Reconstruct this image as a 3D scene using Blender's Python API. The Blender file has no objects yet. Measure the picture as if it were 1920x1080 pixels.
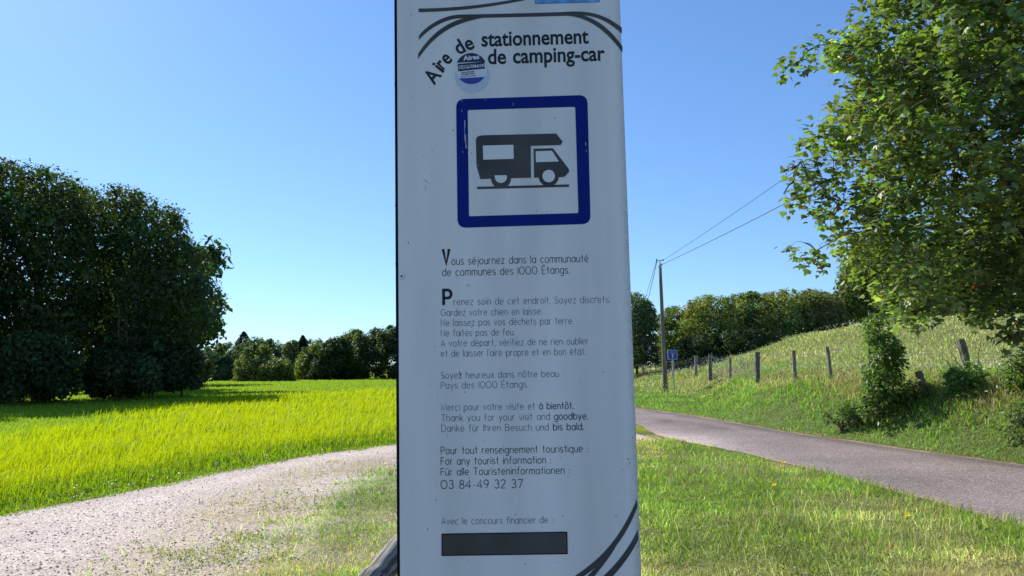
import bpy, math, random
import numpy as np
from mathutils import Vector, Matrix

R = math.radians
scene = bpy.context.scene
col = scene.collection

# ------------------------------------------------------------------ camera
F_PX = 1400.0
EYE = 1.6
PITCH, ROLL = R(5.85), R(0.98)
fwd = Vector((0, math.cos(PITCH), math.sin(PITCH)))
up0 = Vector((0, -math.sin(PITCH), math.cos(PITCH)))
rt0 = Vector((1, 0, 0))
rt = rt0 * math.cos(ROLL) - up0 * math.sin(ROLL)
up = up0 * math.cos(ROLL) + rt0 * math.sin(ROLL)
cam_data = bpy.data.cameras.new('camera')
cam_data.sensor_width = 36.0
cam_data.lens = 36.0 * F_PX / 1920.0
cam_data.clip_start = 0.05
cam_data.clip_end = 6000
cam = bpy.data.objects.new('camera', cam_data)
col.objects.link(cam)
m = Matrix((rt, up, -fwd)).transposed().to_4x4()
m.translation = Vector((0, 0, EYE))
cam.matrix_world = m
scene.camera = cam

# ------------------------------------------------------------------ light
SUN_AZ, SUN_EL = R(-42), R(36)          # azimuth from +Y, negative is to the left
world = bpy.data.worlds.new('World')
scene.world = world
world.use_nodes = True
wn = world.node_tree
wn.nodes.clear()
sky = wn.nodes.new('ShaderNodeTexSky')
sky.sky_type = 'NISHITA'
sky.sun_disc = False
sky.sun_elevation = SUN_EL
sky.sun_rotation = SUN_AZ
sky.altitude = 600
sky.air_density = 1.0
sky.dust_density = 0.35
sky.ozone_density = 2.2
hsv = wn.nodes.new('ShaderNodeHueSaturation')
hsv.inputs['Saturation'].default_value = 1.0
gam = wn.nodes.new('ShaderNodeGamma'); gam.inputs['Gamma'].default_value = 0.8
wb = wn.nodes.new('ShaderNodeMix'); wb.data_type = 'RGBA'; wb.blend_type = 'MULTIPLY'; wb.inputs[0].default_value = 1
wb.inputs[7].default_value = (0.72, 1.03, 1.44, 1)
bg = wn.nodes.new('ShaderNodeBackground')
bg.inputs['Strength'].default_value = 0.12
wo = wn.nodes.new('ShaderNodeOutputWorld')
wn.links.new(sky.outputs[0], gam.inputs['Color']); wn.links.new(gam.outputs[0], wb.inputs[6]); wn.links.new(wb.outputs[2], hsv.inputs['Color'])
wn.links.new(hsv.outputs[0], bg.inputs[0])
wn.links.new(bg.outputs[0], wo.inputs[0])
sd = bpy.data.lights.new('sun', 'SUN')
sd.energy = 5.0
sd.angle = R(0.53)
sd.color = (1.0, 0.95, 0.86)
sun = bpy.data.objects.new('sun', sd)
col.objects.link(sun)
sdir = Vector((math.sin(SUN_AZ) * math.cos(SUN_EL), math.cos(SUN_AZ) * math.cos(SUN_EL), math.sin(SUN_EL)))
sun.rotation_euler = sdir.to_track_quat('Z', 'Y').to_euler()
sun.location = sdir * 60
scene.view_settings.view_transform = 'Standard'
scene.view_settings.look = 'None'
scene.view_settings.exposure = 0.5
scene.view_settings.gamma = 1.0
scene.view_settings.use_curve_mapping = False
scene.cycles.max_bounces = 8
scene.cycles.transmission_bounces = 4
scene.cycles.use_adaptive_sampling = True

# ------------------------------------------------------------------ helpers
def ray(px, py):
    return (fwd * F_PX + rt * (px - 960) - up * (py - 540))

def at(px, py, d):                      # the world point at forward distance d (along Y) seen at px, py
    r = ray(px, py)
    r = r * (d / r.y)
    return Vector((r.x, r.y, r.z + EYE))

def gp(px, py, z=0.0):                  # where that sight line meets the level z
    r = ray(px, py)
    t = (z - EYE) / r.z
    return Vector((r.x * t, r.y * t, z))

def sstep(a, b, x):
    t = np.clip((np.asarray(x, float) - a) / (b - a), 0, 1)
    return t * t * (3 - 2 * t)

def tag(o, label=None, cat=None, group=None, kind=None):
    if label: o['label'] = label
    if cat: o['category'] = cat
    if group: o['group'] = group
    if kind: o['kind'] = kind
    return o

def empty(name, loc, label, cat, group=None):
    o = bpy.data.objects.new(name, None)
    o.empty_display_size = 0.3
    o.location = loc
    col.objects.link(o)
    return tag(o, label, cat, group)

def mesh_np(name, V, faces, mat, parent=None, cols=None, smooth=False, kind=None, attr='tint'):
    """V n x 3 world coordinates; faces: list of arrays (each m x k)"""
    V = np.asarray(V, np.float32)
    me = bpy.data.meshes.new(name)
    if not isinstance(faces, (list, tuple)): faces = [faces]
    faces = [np.asarray(f, np.int32) for f in faces if len(f)]
    loops = np.concatenate([f.ravel() for f in faces])
    tot = np.concatenate([np.full(len(f), f.shape[1], np.int32) for f in faces])
    start = np.concatenate([[0], np.cumsum(tot)[:-1]]).astype(np.int32)
    me.vertices.add(len(V)); me.vertices.foreach_set('co', V.ravel())
    me.loops.add(len(loops)); me.loops.foreach_set('vertex_index', loops)
    me.polygons.add(len(tot)); me.polygons.foreach_set('loop_start', start)
    me.polygons.foreach_set('use_smooth', np.full(len(tot), smooth, bool))
    if cols is not None:
        a = me.color_attributes.new(attr, 'FLOAT_COLOR', 'POINT')
        c = np.ones((len(V), 4), np.float32); c[:, :3] = cols
        a.data.foreach_set('color', c.ravel())
    me.update(calc_edges=True)
    me.materials.append(mat)
    return link(name, me, parent, kind)

def link(name, me, parent=None, kind=None):
    o = bpy.data.objects.new(name, me)
    col.objects.link(o)
    if parent is not None:
        o.parent = parent
        o.matrix_parent_inverse = (Matrix.LocRotScale(parent.location, parent.rotation_euler, parent.scale)
                                   if parent.parent is None and parent.type == 'EMPTY' else Matrix()).inverted()
    if kind: o['kind'] = kind
    return o

class MB:
    def __init__(s): s.v = []; s.f = []
    def add(s, verts, faces):
        n = len(s.v); s.v += [tuple(v) for v in verts]; s.f += [tuple(i + n for i in f) for f in faces]
    def box(s, c, h, M=None):
        vs = [Vector((x * h[0], y * h[1], z * h[2])) for x in (-1, 1) for y in (-1, 1) for z in (-1, 1)]
        if M: vs = [M @ v for v in vs]
        s.add([v + Vector(c) for v in vs], [(0, 1, 3, 2), (4, 6, 7, 5), (0, 4, 5, 1), (2, 3, 7, 6), (0, 2, 6, 4), (1, 5, 7, 3)])
    def tube(s, pts, rad, n=6, cap=True, wob=0, rnd=None):
        pts = [Vector(p) for p in pts]
        if not isinstance(rad, (list, tuple)): rad = [rad] * len(pts)
        base = len(s.v); u = None
        for i, p in enumerate(pts):
            t = (pts[min(i + 1, len(pts) - 1)] - pts[max(i - 1, 0)]).normalized()
            if u is None:
                u = t.cross(Vector((0.31, 0.2, 0.93)));
                if u.length < .1: u = t.cross(Vector((1, 0, 0)))
            u = (u - t * u.dot(t)).normalized(); w = t.cross(u)
            for k in range(n):
                a = 2 * math.pi * k / n
                q = rad[i] * (1 + (rnd.uniform(-wob, wob) if rnd else 0))
                s.v.append(tuple(p + (u * math.cos(a) + w * math.sin(a)) * q))
        for i in range(len(pts) - 1):
            for k in range(n):
                a = base + i * n + k; b = base + i * n + (k + 1) % n
                s.f.append((a, b, b + n, a + n))
        if cap:
            s.f.append(tuple(base + k for k in range(n))[::-1])
            s.f.append(tuple(base + (len(pts) - 1) * n + k for k in range(n)))
    def build(s, name, mat, parent=None, smooth=False, kind=None):
        me = bpy.data.meshes.new(name); me.from_pydata(s.v, [], s.f); me.materials.append(mat)
        if smooth:
            me.polygons.foreach_set('use_smooth', np.ones(len(me.polygons), bool))
        me.update()
        return link(name, me, parent, kind)

# ------------------------------------------------------------------ materials
def newmat(name):
    mt = bpy.data.materials.new(name); mt.use_nodes = True
    nt = mt.node_tree; nt.nodes.clear()
    return mt, nt, nt.nodes.new('ShaderNodeOutputMaterial')

def N(nt, t, **k):
    n = nt.nodes.new(t)
    for a, b in k.items(): setattr(n, a, b)
    return n

def leaf_mat(name, trans=(1.6, 1.9, 0.5), tw=0.35, rough=0.45, spec=0.35, attr='tint'):
    mt, nt, out = newmat(name)
    at_ = N(nt, 'ShaderNodeAttribute', attribute_name=attr)
    p = N(nt, 'ShaderNodeBsdfPrincipled')
    p.inputs['Roughness'].default_value = rough
    p.inputs['Specular IOR Level'].default_value = spec
    nt.links.new(at_.outputs['Color'], p.inputs['Base Color'])
    mul = N(nt, 'ShaderNodeMix', data_type='RGBA', blend_type='MULTIPLY')
    mul.inputs[0].default_value = 1
    nt.links.new(at_.outputs['Color'], mul.inputs[6]); mul.inputs[7].default_value = (*trans, 1)
    tr = N(nt, 'ShaderNodeBsdfTranslucent')
    nt.links.new(mul.outputs[2], tr.inputs['Color'])
    mx = N(nt, 'ShaderNodeMixShader'); mx.inputs[0].default_value = tw
    nt.links.new(p.outputs[0], mx.inputs[1]); nt.links.new(tr.outputs[0], mx.inputs[2])
    nt.links.new(mx.outputs[0], out.inputs['Surface'])
    return mt

def plain(name, c, rough=0.6, metal=0, spec=0.5, bump=None, var=None):
    mt, nt, out = newmat(name)
    p = N(nt, 'ShaderNodeBsdfPrincipled')
    p.inputs['Base Color'].default_value = (*c, 1)
    p.inputs['Roughness'].default_value = rough; p.inputs['Metallic'].default_value = metal
    p.inputs['Specular IOR Level'].default_value = spec
    nt.links.new(p.outputs[0], out.inputs[0])
    tc = N(nt, 'ShaderNodeTexCoord')
    if var:
        sc, amt = var
        mp = N(nt, 'ShaderNodeMapping'); mp.inputs['Scale'].default_value = sc
        nz = N(nt, 'ShaderNodeTexNoise'); nz.inputs['Scale'].default_value = 1; nz.inputs['Detail'].default_value = 6
        nt.links.new(tc.outputs['Object'], mp.inputs[0]); nt.links.new(mp.outputs[0], nz.inputs[0])
        rp = N(nt, 'ShaderNodeValToRGB')
        rp.color_ramp.elements[0].position = .3; rp.color_ramp.elements[1].position = .7
        rp.color_ramp.elements[0].color = (*[x * (1 - amt) for x in c], 1)
        rp.color_ramp.elements[1].color = (*[min(1, x * (1 + amt)) for x in c], 1)
        nt.links.new(nz.outputs[0], rp.inputs[0]); nt.links.new(rp.outputs[0], p.inputs['Base Color'])
        if bump:
            b = N(nt, 'ShaderNodeBump'); b.inputs['Strength'].default_value = 1; b.inputs['Distance'].default_value = bump
            nt.links.new(nz.outputs[0], b.inputs['Height']); nt.links.new(b.outputs[0], p.inputs['Normal'])
    return mt

M = {}
M['leaf'] = leaf_mat('foliage_leaves', tw=.30, rough=.6, spec=.25)
M['maple'] = leaf_mat('maple_leaves', trans=(1.6, 2.1, .5), tw=.38, rough=.45, spec=.45)
M['grass'] = leaf_mat('grass_blades', trans=(1.5, 1.55, .3), tw=.5, rough=.55, spec=.2)
M['turf'] = leaf_mat('turf_blades', trans=(1.3, 1.5, .75), tw=.45, rough=.5, spec=.25)
M['flower'] = leaf_mat('flower_petals', trans=(1, 1, 1), tw=.3, rough=.7, spec=.1)
M['bark'] = plain('bark', (.11, .085, .06), .9, var=((6, 6, 1.2), .45), bump=.02)
M['twig'] = plain('twig_bark', (.09, .07, .05), .85)
M['postwood'] = plain('weathered_post_wood', (.24, .21, .17), .9, var=((25, 25, 4), .5), bump=.008)
M['polewood'] = plain('utility_pole_wood', (.17, .155, .125), .9, var=((14, 14, 1), .3), bump=.006)
M['wire'] = plain('galvanised_wire', (.34, .34, .33), .45, .7)
M['cable'] = plain('black_cable', (.05, .05, .055), .6)
M['steel'] = plain('galvanised_steel', (.42, .43, .44), .4, .7)
M['bolt'] = plain('bolt_metal', (.55, .57, .6), .3, .9)

def ground_mat():
    mt, nt, out = newmat('ground_soil_and_turf')
    a = N(nt, 'ShaderNodeAttribute', attribute_name='tint')
    tc = N(nt, 'ShaderNodeTexCoord')
    n1 = N(nt, 'ShaderNodeTexNoise'); n1.inputs['Scale'].default_value = 2.2; n1.inputs['Detail'].default_value = 9
    n1.inputs['Roughness'].default_value = .7
    n2 = N(nt, 'ShaderNodeTexNoise'); n2.inputs['Scale'].default_value = 26; n2.inputs['Detail'].default_value = 5
    nt.links.new(tc.outputs['Object'], n1.inputs[0]); nt.links.new(tc.outputs['Object'], n2.inputs[0])
    ad = N(nt, 'ShaderNodeMath', operation='ADD'); nt.links.new(n1.outputs[0], ad.inputs[0]); nt.links.new(n2.outputs[0], ad.inputs[1])
    mr = N(nt, 'ShaderNodeMapRange'); mr.inputs[1].default_value = .7; mr.inputs[2].default_value = 1.3
    mr.inputs[3].default_value = .55; mr.inputs[4].default_value = 1.4
    nt.links.new(ad.outputs[0], mr.inputs[0])
    mul = N(nt, 'ShaderNodeMix', data_type='RGBA', blend_type='MULTIPLY'); mul.inputs[0].default_value = 1
    nt.links.new(a.outputs['Color'], mul.inputs[6]); nt.links.new(mr.outputs[0], mul.inputs[7])
    p = N(nt, 'ShaderNodeBsdfPrincipled'); p.inputs['Roughness'].default_value = .95; p.inputs['Specular IOR Level'].default_value = .1
    nt.links.new(mul.outputs[2], p.inputs['Base Color'])
    b = N(nt, 'ShaderNodeBump'); b.inputs['Distance'].default_value = .06; b.inputs['Strength'].default_value = .9
    nt.links.new(ad.outputs[0], b.inputs['Height']); nt.links.new(b.outputs[0], p.inputs['Normal'])
    nt.links.new(p.outputs[0], out.inputs[0])
    return mt
M['ground'] = ground_mat()

def stone_mat(name, cA, cB, cC, scale, bumpd, patch=None, patch_amt=0):
    """speckled mineral surface: cA/cB patches at large scale, cC small stones"""
    mt, nt, out = newmat(name)
    tc = N(nt, 'ShaderNodeTexCoord')
    big = N(nt, 'ShaderNodeTexNoise'); big.inputs['Scale'].default_value = .55; big.inputs['Detail'].default_value = 8; big.inputs['Roughness'].default_value = .62
    vor = N(nt, 'ShaderNodeTexVoronoi'); vor.inputs['Scale'].default_value = scale
    fine = N(nt, 'ShaderNodeTexNoise'); fine.inputs['Scale'].default_value = scale * 1.7; fine.inputs['Detail'].default_value = 4
    for n in (big, vor, fine): nt.links.new(tc.outputs['Object'], n.inputs['Vector'])
    rp = N(nt, 'ShaderNodeValToRGB'); rp.color_ramp.elements[0].position = .35; rp.color_ramp.elements[1].position = .65
    rp.color_ramp.elements[0].color = (*cA, 1); rp.color_ramp.elements[1].color = (*cB, 1)
    nt.links.new(big.outputs[0], rp.inputs[0])
    sep = N(nt, 'ShaderNodeSeparateColor'); nt.links.new(vor.outputs['Color'], sep.inputs[0])
    mr = N(nt, 'ShaderNodeMapRange'); mr.inputs[3].default_value = .55; mr.inputs[4].default_value = 1.45
    nt.links.new(sep.outputs[0], mr.inputs[0])
    mul = N(nt, 'ShaderNodeMix', data_type='RGBA', blend_type='MULTIPLY'); mul.inputs[0].default_value = 1
    nt.links.new(rp.outputs[0], mul.inputs[6]); nt.links.new(mr.outputs[0], mul.inputs[7])
    gt = N(nt, 'ShaderNodeMath', operation='GREATER_THAN'); gt.inputs[1].default_value = .86
    nt.links.new(sep.outputs[1], gt.inputs[0])
    mx = N(nt, 'ShaderNodeMix', data_type='RGBA'); nt.links.new(gt.outputs[0], mx.inputs[0])
    nt.links.new(mul.outputs[2], mx.inputs[6]); mx.inputs[7].default_value = (*cC, 1)
    last = mx.outputs[2]
    a = N(nt, 'ShaderNodeAttribute', attribute_name='tint')
    m2 = N(nt, 'ShaderNodeMix', data_type='RGBA', blend_type='MULTIPLY'); m2.inputs[0].default_value = 1
    nt.links.new(last, m2.inputs[6]); nt.links.new(a.outputs['Color'], m2.inputs[7])
    p = N(nt, 'ShaderNodeBsdfPrincipled'); p.inputs['Roughness'].default_value = .85; p.inputs['Specular IOR Level'].default_value = .25
    nt.links.new(m2.outputs[2], p.inputs['Base Color'])
    b = N(nt, 'ShaderNodeBump'); b.inputs['Distance'].default_value = bumpd; b.inputs['Strength'].default_value = 1
    ad = N(nt, 'ShaderNodeMath', operation='ADD'); nt.links.new(sep.outputs[2], ad.inputs[0]); nt.links.new(fine.outputs[0], ad.inputs[1])
    nt.links.new(ad.outputs[0], b.inputs['Height']); nt.links.new(b.outputs[0], p.inputs['Normal'])
    nt.links.new(p.outputs[0], out.inputs[0])
    return mt
M['gravel'] = stone_mat('pink_gravel', (.455, .36, .305), (.545, .445, .385), (.69, .61, .56), 55, .008)
M['asphalt'] = stone_mat('old_pinkish_asphalt', (.205, .158, .145), (.268, .210, .192), (.44, .38, .36), 75, .006)
M['pebble'] = leaf_mat('pebble_stone', tw=0, rough=.8, spec=.2)

# ------------------------------------------------------------------ terrain
def v2(p): return (p[0], p[1])
ROAD_L = [(5.6, 2.0)] + [v2(gp(*q)) for q in ((1920, 995), (1740, 940), (1560, 890), (1400, 852), (1300, 832), (1240, 820))] + [v2(gp(1196, 797)), (2.0, 27), (0.6, 36), (-1.5, 50)]
LIME = [v2(gp(-500, 870))] + [v2(gp(*q)) for q in ((0, 848), (180, 814), (350, 766), (560, 742), (740, 732))] + [(3, 55)]
ROAD_R = [(9.9, 3.2)] + [v2(gp(*q)) for q in ((1920, 873), (1760, 850), (1600, 828), (1450, 806), (1330, 784), (1250, 772), (1195, 766))] + [(3.9, 34), (2.3, 48), (0.8, 60)]
PATH_L = [(-15, 5.2), v2(gp(-150, 995)), v2(gp(0, 968)), v2(gp(180, 935)), v2(gp(380, 893)), v2(gp(560, 858)), v2(gp(740, 833)), (-0.6, 17.2), (1.4, 17.4), (2.75, 17.0)]
PATH_R = [(-3, 0.5), (-1.75, 4.2), v2(gp(520, 1080)), v2(gp(560, 1010)), v2(gp(610, 950)), v2(gp(670, 905)), v2(gp(745, 875)), (-0.9, 13.6), (0.9, 15.2), (2.95, 15.75)]

def resample(P, n):
    P = np.array(P, float); s = np.concatenate([[0], np.cumsum(np.hypot(*np.diff(P, axis=0).T))])
    # light smoothing through dense linear points
    t = np.linspace(0, s[-1], n); Q = np.stack([np.interp(t, s, P[:, i]) for i in (0, 1)], 1)
    k = max(1, n // 30)
    for _ in range(k * 2): Q[1:-1] = .5 * Q[1:-1] + .25 * (Q[2:] + Q[:-2])
    return Q

def inpoly(x, y, poly):
    x = np.asarray(x); y = np.asarray(y); r = np.zeros(x.shape, bool)
    n = len(poly); j = n - 1
    for i in range(n):
        xi, yi = poly[i]; xj, yj = poly[j]
        c = ((yi > y) != (yj > y)) & (x < (xj - xi) * (y - yi) / (yj - yi + 1e-12) + xi)
        r ^= c; j = i
    return r

def pdist(x, y, P):
    """distance to a polyline, positive on its right side walking along it"""
    x = np.asarray(x, float); y = np.asarray(y, float)
    best = np.full(x.shape, 1e9); sg = np.ones(x.shape)
    for (ax, ay), (bx, by) in zip(P[:-1], P[1:]):
        dx, dy = bx - ax, by - ay; L = dx * dx + dy * dy + 1e-12
        t = np.clip(((x - ax) * dx + (y - ay) * dy) / L, 0, 1)
        d = np.hypot(x - ax - t * dx, y - ay - t * dy)
        s = np.sign((x - ax) * dy - (y - ay) * dx)
        k = d < best; best = np.where(k, d, best); sg = np.where(k, s, sg)
    return best * np.where(sg == 0, 1, sg)

RRs = resample(ROAD_R, 40); RLs = resample(ROAD_L, 40); PLs = resample(PATH_L, 40); PRs = resample(PATH_R, 40)
road_poly = np.concatenate([RLs, RRs[::-1]]); path_poly = np.concatenate([PLs, PRs[::-1]])

_rs = np.random.RandomState(4)
_ph = _rs.uniform(0, 6.28, (14, 3)); _fr = np.exp(_rs.uniform(np.log(.25), np.log(4), 14)); _an = _rs.uniform(0, 6.28, 14)
def lump(x, y, f=1.0):                   # cheap smooth noise about -1..1
    s = 0
    for i in range(14):
        s = s + np.sin((x * math.cos(_an[i]) + y * math.sin(_an[i])) * _fr[i] * f + _ph[i, 0]) * np.cos((x * math.sin(_an[i]) - y * math.cos(_an[i])) * _fr[i] * f * .8 + _ph[i, 1])
    return s / 4.0

def height(x, y):
    x = np.asarray(x, float); y = np.asarray(y, float)
    d = pdist(x, y, RRs)                          # right of the road
    db = d - 2.8 * sstep(19, 29, y) - 2.4 * sstep(28, 37, y)
    bank = (sstep(.10, 1.6, db) * .74 + sstep(1.0, 3.0, db) * .30) * (1 - .5 * sstep(38, 50, y))
    hill = sstep(8.5, 23, x + .06 * (y - 40)) * sstep(12, 46, y) * 3.0 * (1 - sstep(50, 90, y) * .8)
    hill = np.maximum(hill, 0)
    lmp = lump(x, y, .8) * .05 * sstep(.5, 2, d)
    # the land behind and left of the road stays level
    far = sstep(60, 160, np.hypot(x, y)) * (np.abs(lump(x, y, .02)) * 1.0)
    return np.where(d > 0, bank + hill + lmp, 0) - far * .6 * (y > 60)

def hz(x, y): return float(height(np.array([x]), np.array([y]))[0])

def on_road(x, y): return inpoly(x, y, road_poly)
def on_path(x, y): return inpoly(x, y, path_poly)

C_FIELD = np.array((.22, .27, .012)); C_TURF = np.array((.14, .175, .04)); C_DRY = np.array((.30, .24, .12))
C_MEAD = np.array((.20, .21, .07)); C_BANK = np.array((.11, .14, .045))
def make_ground():
    th = np.concatenate([np.linspace(-46, 46, 260), np.linspace(46, 314, 60)[1:-1]])
    th = np.radians(90 - th)
    r = np.concatenate([[0.02], np.geomspace(.8, 70, 170), np.geomspace(75, 2500, 26)])
    T, RR = np.meshgrid(th, r)
    x = RR * np.cos(T); y = RR * np.sin(T)
    X, Y = x.ravel(), y.ravel()
    Z = height(X, Y)
    n, k = T.shape
    i, j = np.meshgrid(np.arange(n - 1), np.arange(k), indexing='ij')
    a = i * k + j; b = i * k + (j + 1) % k
    F = np.stack([a, b, b + k, a + k], -1).reshape(-1, 4)
    dR = pdist(X, Y, RRs)
    dL = pdist(X, Y, PLs)
    c = np.tile(C_TURF, (len(X), 1))
    fieldm = ((dL < -.6) & (dR < 0))[:, None]
    c = np.where(fieldm, C_FIELD, c)
    near = ((dL > 0) & (dR < 0))[:, None]
    dry = np.clip(.5 + .6 * lump(X, Y, 1.1), 0, 1)[:, None]
    c = np.where(near, C_TURF * (1 - dry) + C_DRY * dry, c)
    dp = pdist(X, Y, PRs); q = (sstep(1.5, .0, dp + .5 * lump(X, Y, 1.3) + .25 * lump(X, Y, 4)) * (dp > 0) * (X < 1))[:, None]
    c = np.where(near, c * (1 - q) + np.array((.36, .31, .21)) * q, c)
    m = sstep(3.5, 6, dR)[:, None]
    c = np.where(dR[:, None] > 0, C_BANK * (1 - m) + C_MEAD * m, c)
    g = mesh_np('ground', np.stack([X, Y, Z], 1), F[:, ::-1], M['ground'], cols=c, smooth=True, kind='structure')
make_ground()

def ribbon(name, L, Rr, mat, nl, nc, zoff, wob, tintf, seed):
    rs = np.random.RandomState(seed)
    A = resample(L, nl); B = resample(Rr, nl)
    for P, s in ((A, 1), (B, -1)):
        T = np.gradient(P, axis=0); T /= np.linalg.norm(T, axis=1)[:, None] + 1e-9
        d = np.zeros(nl); t_ = np.arange(nl)
        for f_ in (9, 17, 33, 61, 97): d += np.sin(t_ / nl * f_ * 6.28 + rs.rand() * 6.28) * wob * .9 / (1 + f_ / 30)
        P += np.stack([-T[:, 1], T[:, 0]], 1) * (d * sstep(0, 12, t_) * sstep(nl, nl - 12, t_))[:, None]
    t = np.linspace(0, 1, nc)[None, :, None]
    G = A[:, None] * (1 - t) + B[:, None] * t
    X, Y = G[..., 0].ravel(), G[..., 1].ravel()
    i, j = np.meshgrid(np.arange(nl - 1), np.arange(nc - 1), indexing='ij')
    a = (i * nc + j).ravel()
    F = np.stack([a, a + 1, a + nc + 1, a + nc], -1)
    return mesh_np(name, np.stack([X, Y, np.full(len(X), zoff)], 1), F, mat, cols=tintf(X, Y), smooth=True, kind='structure')

def tint_road(X, Y):
    w = np.ones((len(X), 3))
    dR = -pdist(X, Y, RRs)
    e = sstep(.75, .18, dR + .12 * lump(X, Y, 2)) * .42                              # darker strip along the far edge
    w *= (1 - e)[:, None]
    # dark shadow patches painted into the road colour by the path mouth
    for cx, cy, s in [(*v2(gp(1330, 802)), .75), (*v2(gp(1255, 790)), .5)]:
        q = np.exp(-(((X - cx) / (s * .8)) ** 2 + ((Y - cy) / (s * 1.6)) ** 2)) * np.clip(.9 + .5 * lump(X, Y, 3), 0, 1.2)
        w *= (1 - .55 * np.clip(q, 0, 1))[:, None]
    q = np.exp(-((X - 3.3) / 1.1) ** 2 - ((Y - 15.2) / 2.0) ** 2)[:, None]   # gravel dust spread where the path joins
    w *= 1 + q * np.array((.9, .95, 1.0))
    w *= (1 + .10 * lump(X, Y, 1.5) + .05 * lump(X, Y, 5))[:, None]
    pe = (sstep(-.20, -.03, dR * -1 + .07 * lump(X, Y, 5) - .03) * np.clip(.5 + .7 * lump(X, Y, 3), .1, 1))[:, None]; w = w * (1 - pe) + pe * np.array((1.7, 1.6, 1.35))      # sandy rim at the far edge
    dr_ = np.minimum(np.abs(pdist(X, Y, RLs)), np.abs(dR)); q = np.clip(sstep(.30, .0, dr_ + .12 * lump(X, Y, 3)), 0, 1)[:, None]
    w = w * (1 - q) + w * q * np.array((1.25, 1.15, .9))
    return np.clip(w, .2, 3)
def tint_path(X, Y):
    d = -pdist(X, Y, PRs) * -1
    dr = np.abs(pdist(X, Y, PRs))
    q = np.clip(sstep(2.6, .2, dr) * (.7 + .7 * lump(X, Y, 1.6)), 0, 1)[:, None]
    w = np.ones((len(X), 3)) * (1 - q) + q * np.array((.80, .76, .60))
    dl = np.abs(pdist(X, Y, PLs))
    rut = np.exp(-((dl - .75) / .28) ** 2) + np.exp(-((dl - 2.35) / .30) ** 2)  # packed wheel tracks, pale
    w = w * (1 + .10 * rut)[:, None] * (1 - .14 * np.exp(-(dl / .22) ** 2))[:, None]
    dq = pdist(X, Y, PRs); g = sstep(-.5, .5, dq + .5 * lump(X, Y, 1.4) + .3 * lump(X, Y, 4.5))[:, None]       # gravel gives way to soil and thatch
    w = w * (1 - g) + np.array((.50, .50, .36)) * g
    return w * (1 + .08 * lump(X, Y, 2.5) + .05 * lump(X, Y, 7))[:, None]
ribbon('road', ROAD_L, ROAD_R, M['asphalt'], 260, 40, .010, .03, tint_road, 3)
PATH_S = [(-2.0, .5), (-.5, 4.2), (-.35, 6), (-.4, 8), (-.5, 10), (-.4, 11.6), (-.3, 12.6), (.1, 13.9), (1.2, 15.0), (2.95, 15.75)]
ribbon('gravel_path', PATH_L, PATH_S, M['gravel'], 300, 44, .005, .045, tint_path, 5)

def polar(n, r0, r1, a0, a1, seed, power=0):
    rs = np.random.RandomState(seed)
    u = rs.rand(n)
    r = r0 * (r1 / r0) ** (u ** (1 + power)); a = np.radians(rs.uniform(a0, a1, n))
    return r * np.sin(a), r * np.cos(a), r, rs

def pebbles():
    x, y, r, rs = polar(26000, 4.3, 15, -42, 3, 8)
    k = on_path(x, y) & (np.abs(lump(x, y, 4)) * .6 + rs.rand(len(x)) > .45); x, y, r = x[k], y[k], r[k]
    n = len(x); s = (.004 + .010 * rs.rand(n) ** 3)
    O = np.array([(1, 0, 0), (0, 1, 0), (-1, 0, 0), (0, -1, 0), (0, 0, 1), (0, 0, -.3)], float)
    V = O[None] * s[:, None, None] * rs.uniform(.6, 1.3, (n, 6, 1)) * np.array((1, 1, .7))
    a = rs.rand(n) * 6.28; ca, sa = np.cos(a)[:, None], np.sin(a)[:, None]
    V = np.stack([V[..., 0] * ca - V[..., 1] * sa, V[..., 0] * sa + V[..., 1] * ca, V[..., 2]], -1)
    V += np.stack([x, y, np.full(n, .007)], 1)[:, None]
    Fb = np.array([(0, 1, 4), (1, 2, 4), (2, 3, 4), (3, 0, 4)])
    F = (np.arange(n)[:, None, None] * 6 + Fb).reshape(-1, 3)
    c = np.array((.46, .37, .33)) * rs.uniform(.45, 1.35, (n, 1)) * (1 + rs.randn(n, 3) * .04)
    o = mesh_np('gravel', V.reshape(-1, 3), F, M['pebble'], cols=np.repeat(np.clip(c, .02, .8), 6, 0), kind='stuff')
    tag(o, 'loose pink gravel scattered over the curving path', 'gravel')
pebbles()
def grit():
    x, y, r, rs = polar(5000, 6, 24, 5, 42, 9)
    dl, dr = -pdist(x, y, RLs), -pdist(x, y, RRs)
    k = on_road(x, y) & (rs.rand(len(x)) < .10 + .5 * (np.abs(dr) < .35) + .35 * (np.abs(dl) < .3)); x, y, r = x[k], y[k], r[k]; n = len(x)
    s = np.maximum(.007, .35 * r * PXM0) * rs.uniform(.5, 1.4, n); O = np.array([(1, 0, 0), (0, 1, 0), (-1, 0, 0), (0, -1, 0), (0, 0, .8)], float)
    V = O[None] * s[:, None, None] * rs.uniform(.6, 1.3, (n, 5, 1)) + np.stack([x, y, np.full(n, .012)], 1)[:, None]
    F = (np.arange(n)[:, None, None] * 5 + np.array([(0, 1, 4), (1, 2, 4), (2, 3, 4), (3, 0, 4)])).reshape(-1, 3)
    c = np.array((.45, .39, .34)) * rs.uniform(.4, 1.4, (n, 1)); tag(mesh_np('road_grit', V.reshape(-1, 3), F, M['pebble'], cols=np.repeat(np.clip(c, .03, .8), 5, 0), kind='stuff'), 'loose grit and crumbs along the edges of the lane', 'grit')
PXM0 = 1.0 / (F_PX * 1024 / 1920)
grit()

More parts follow.
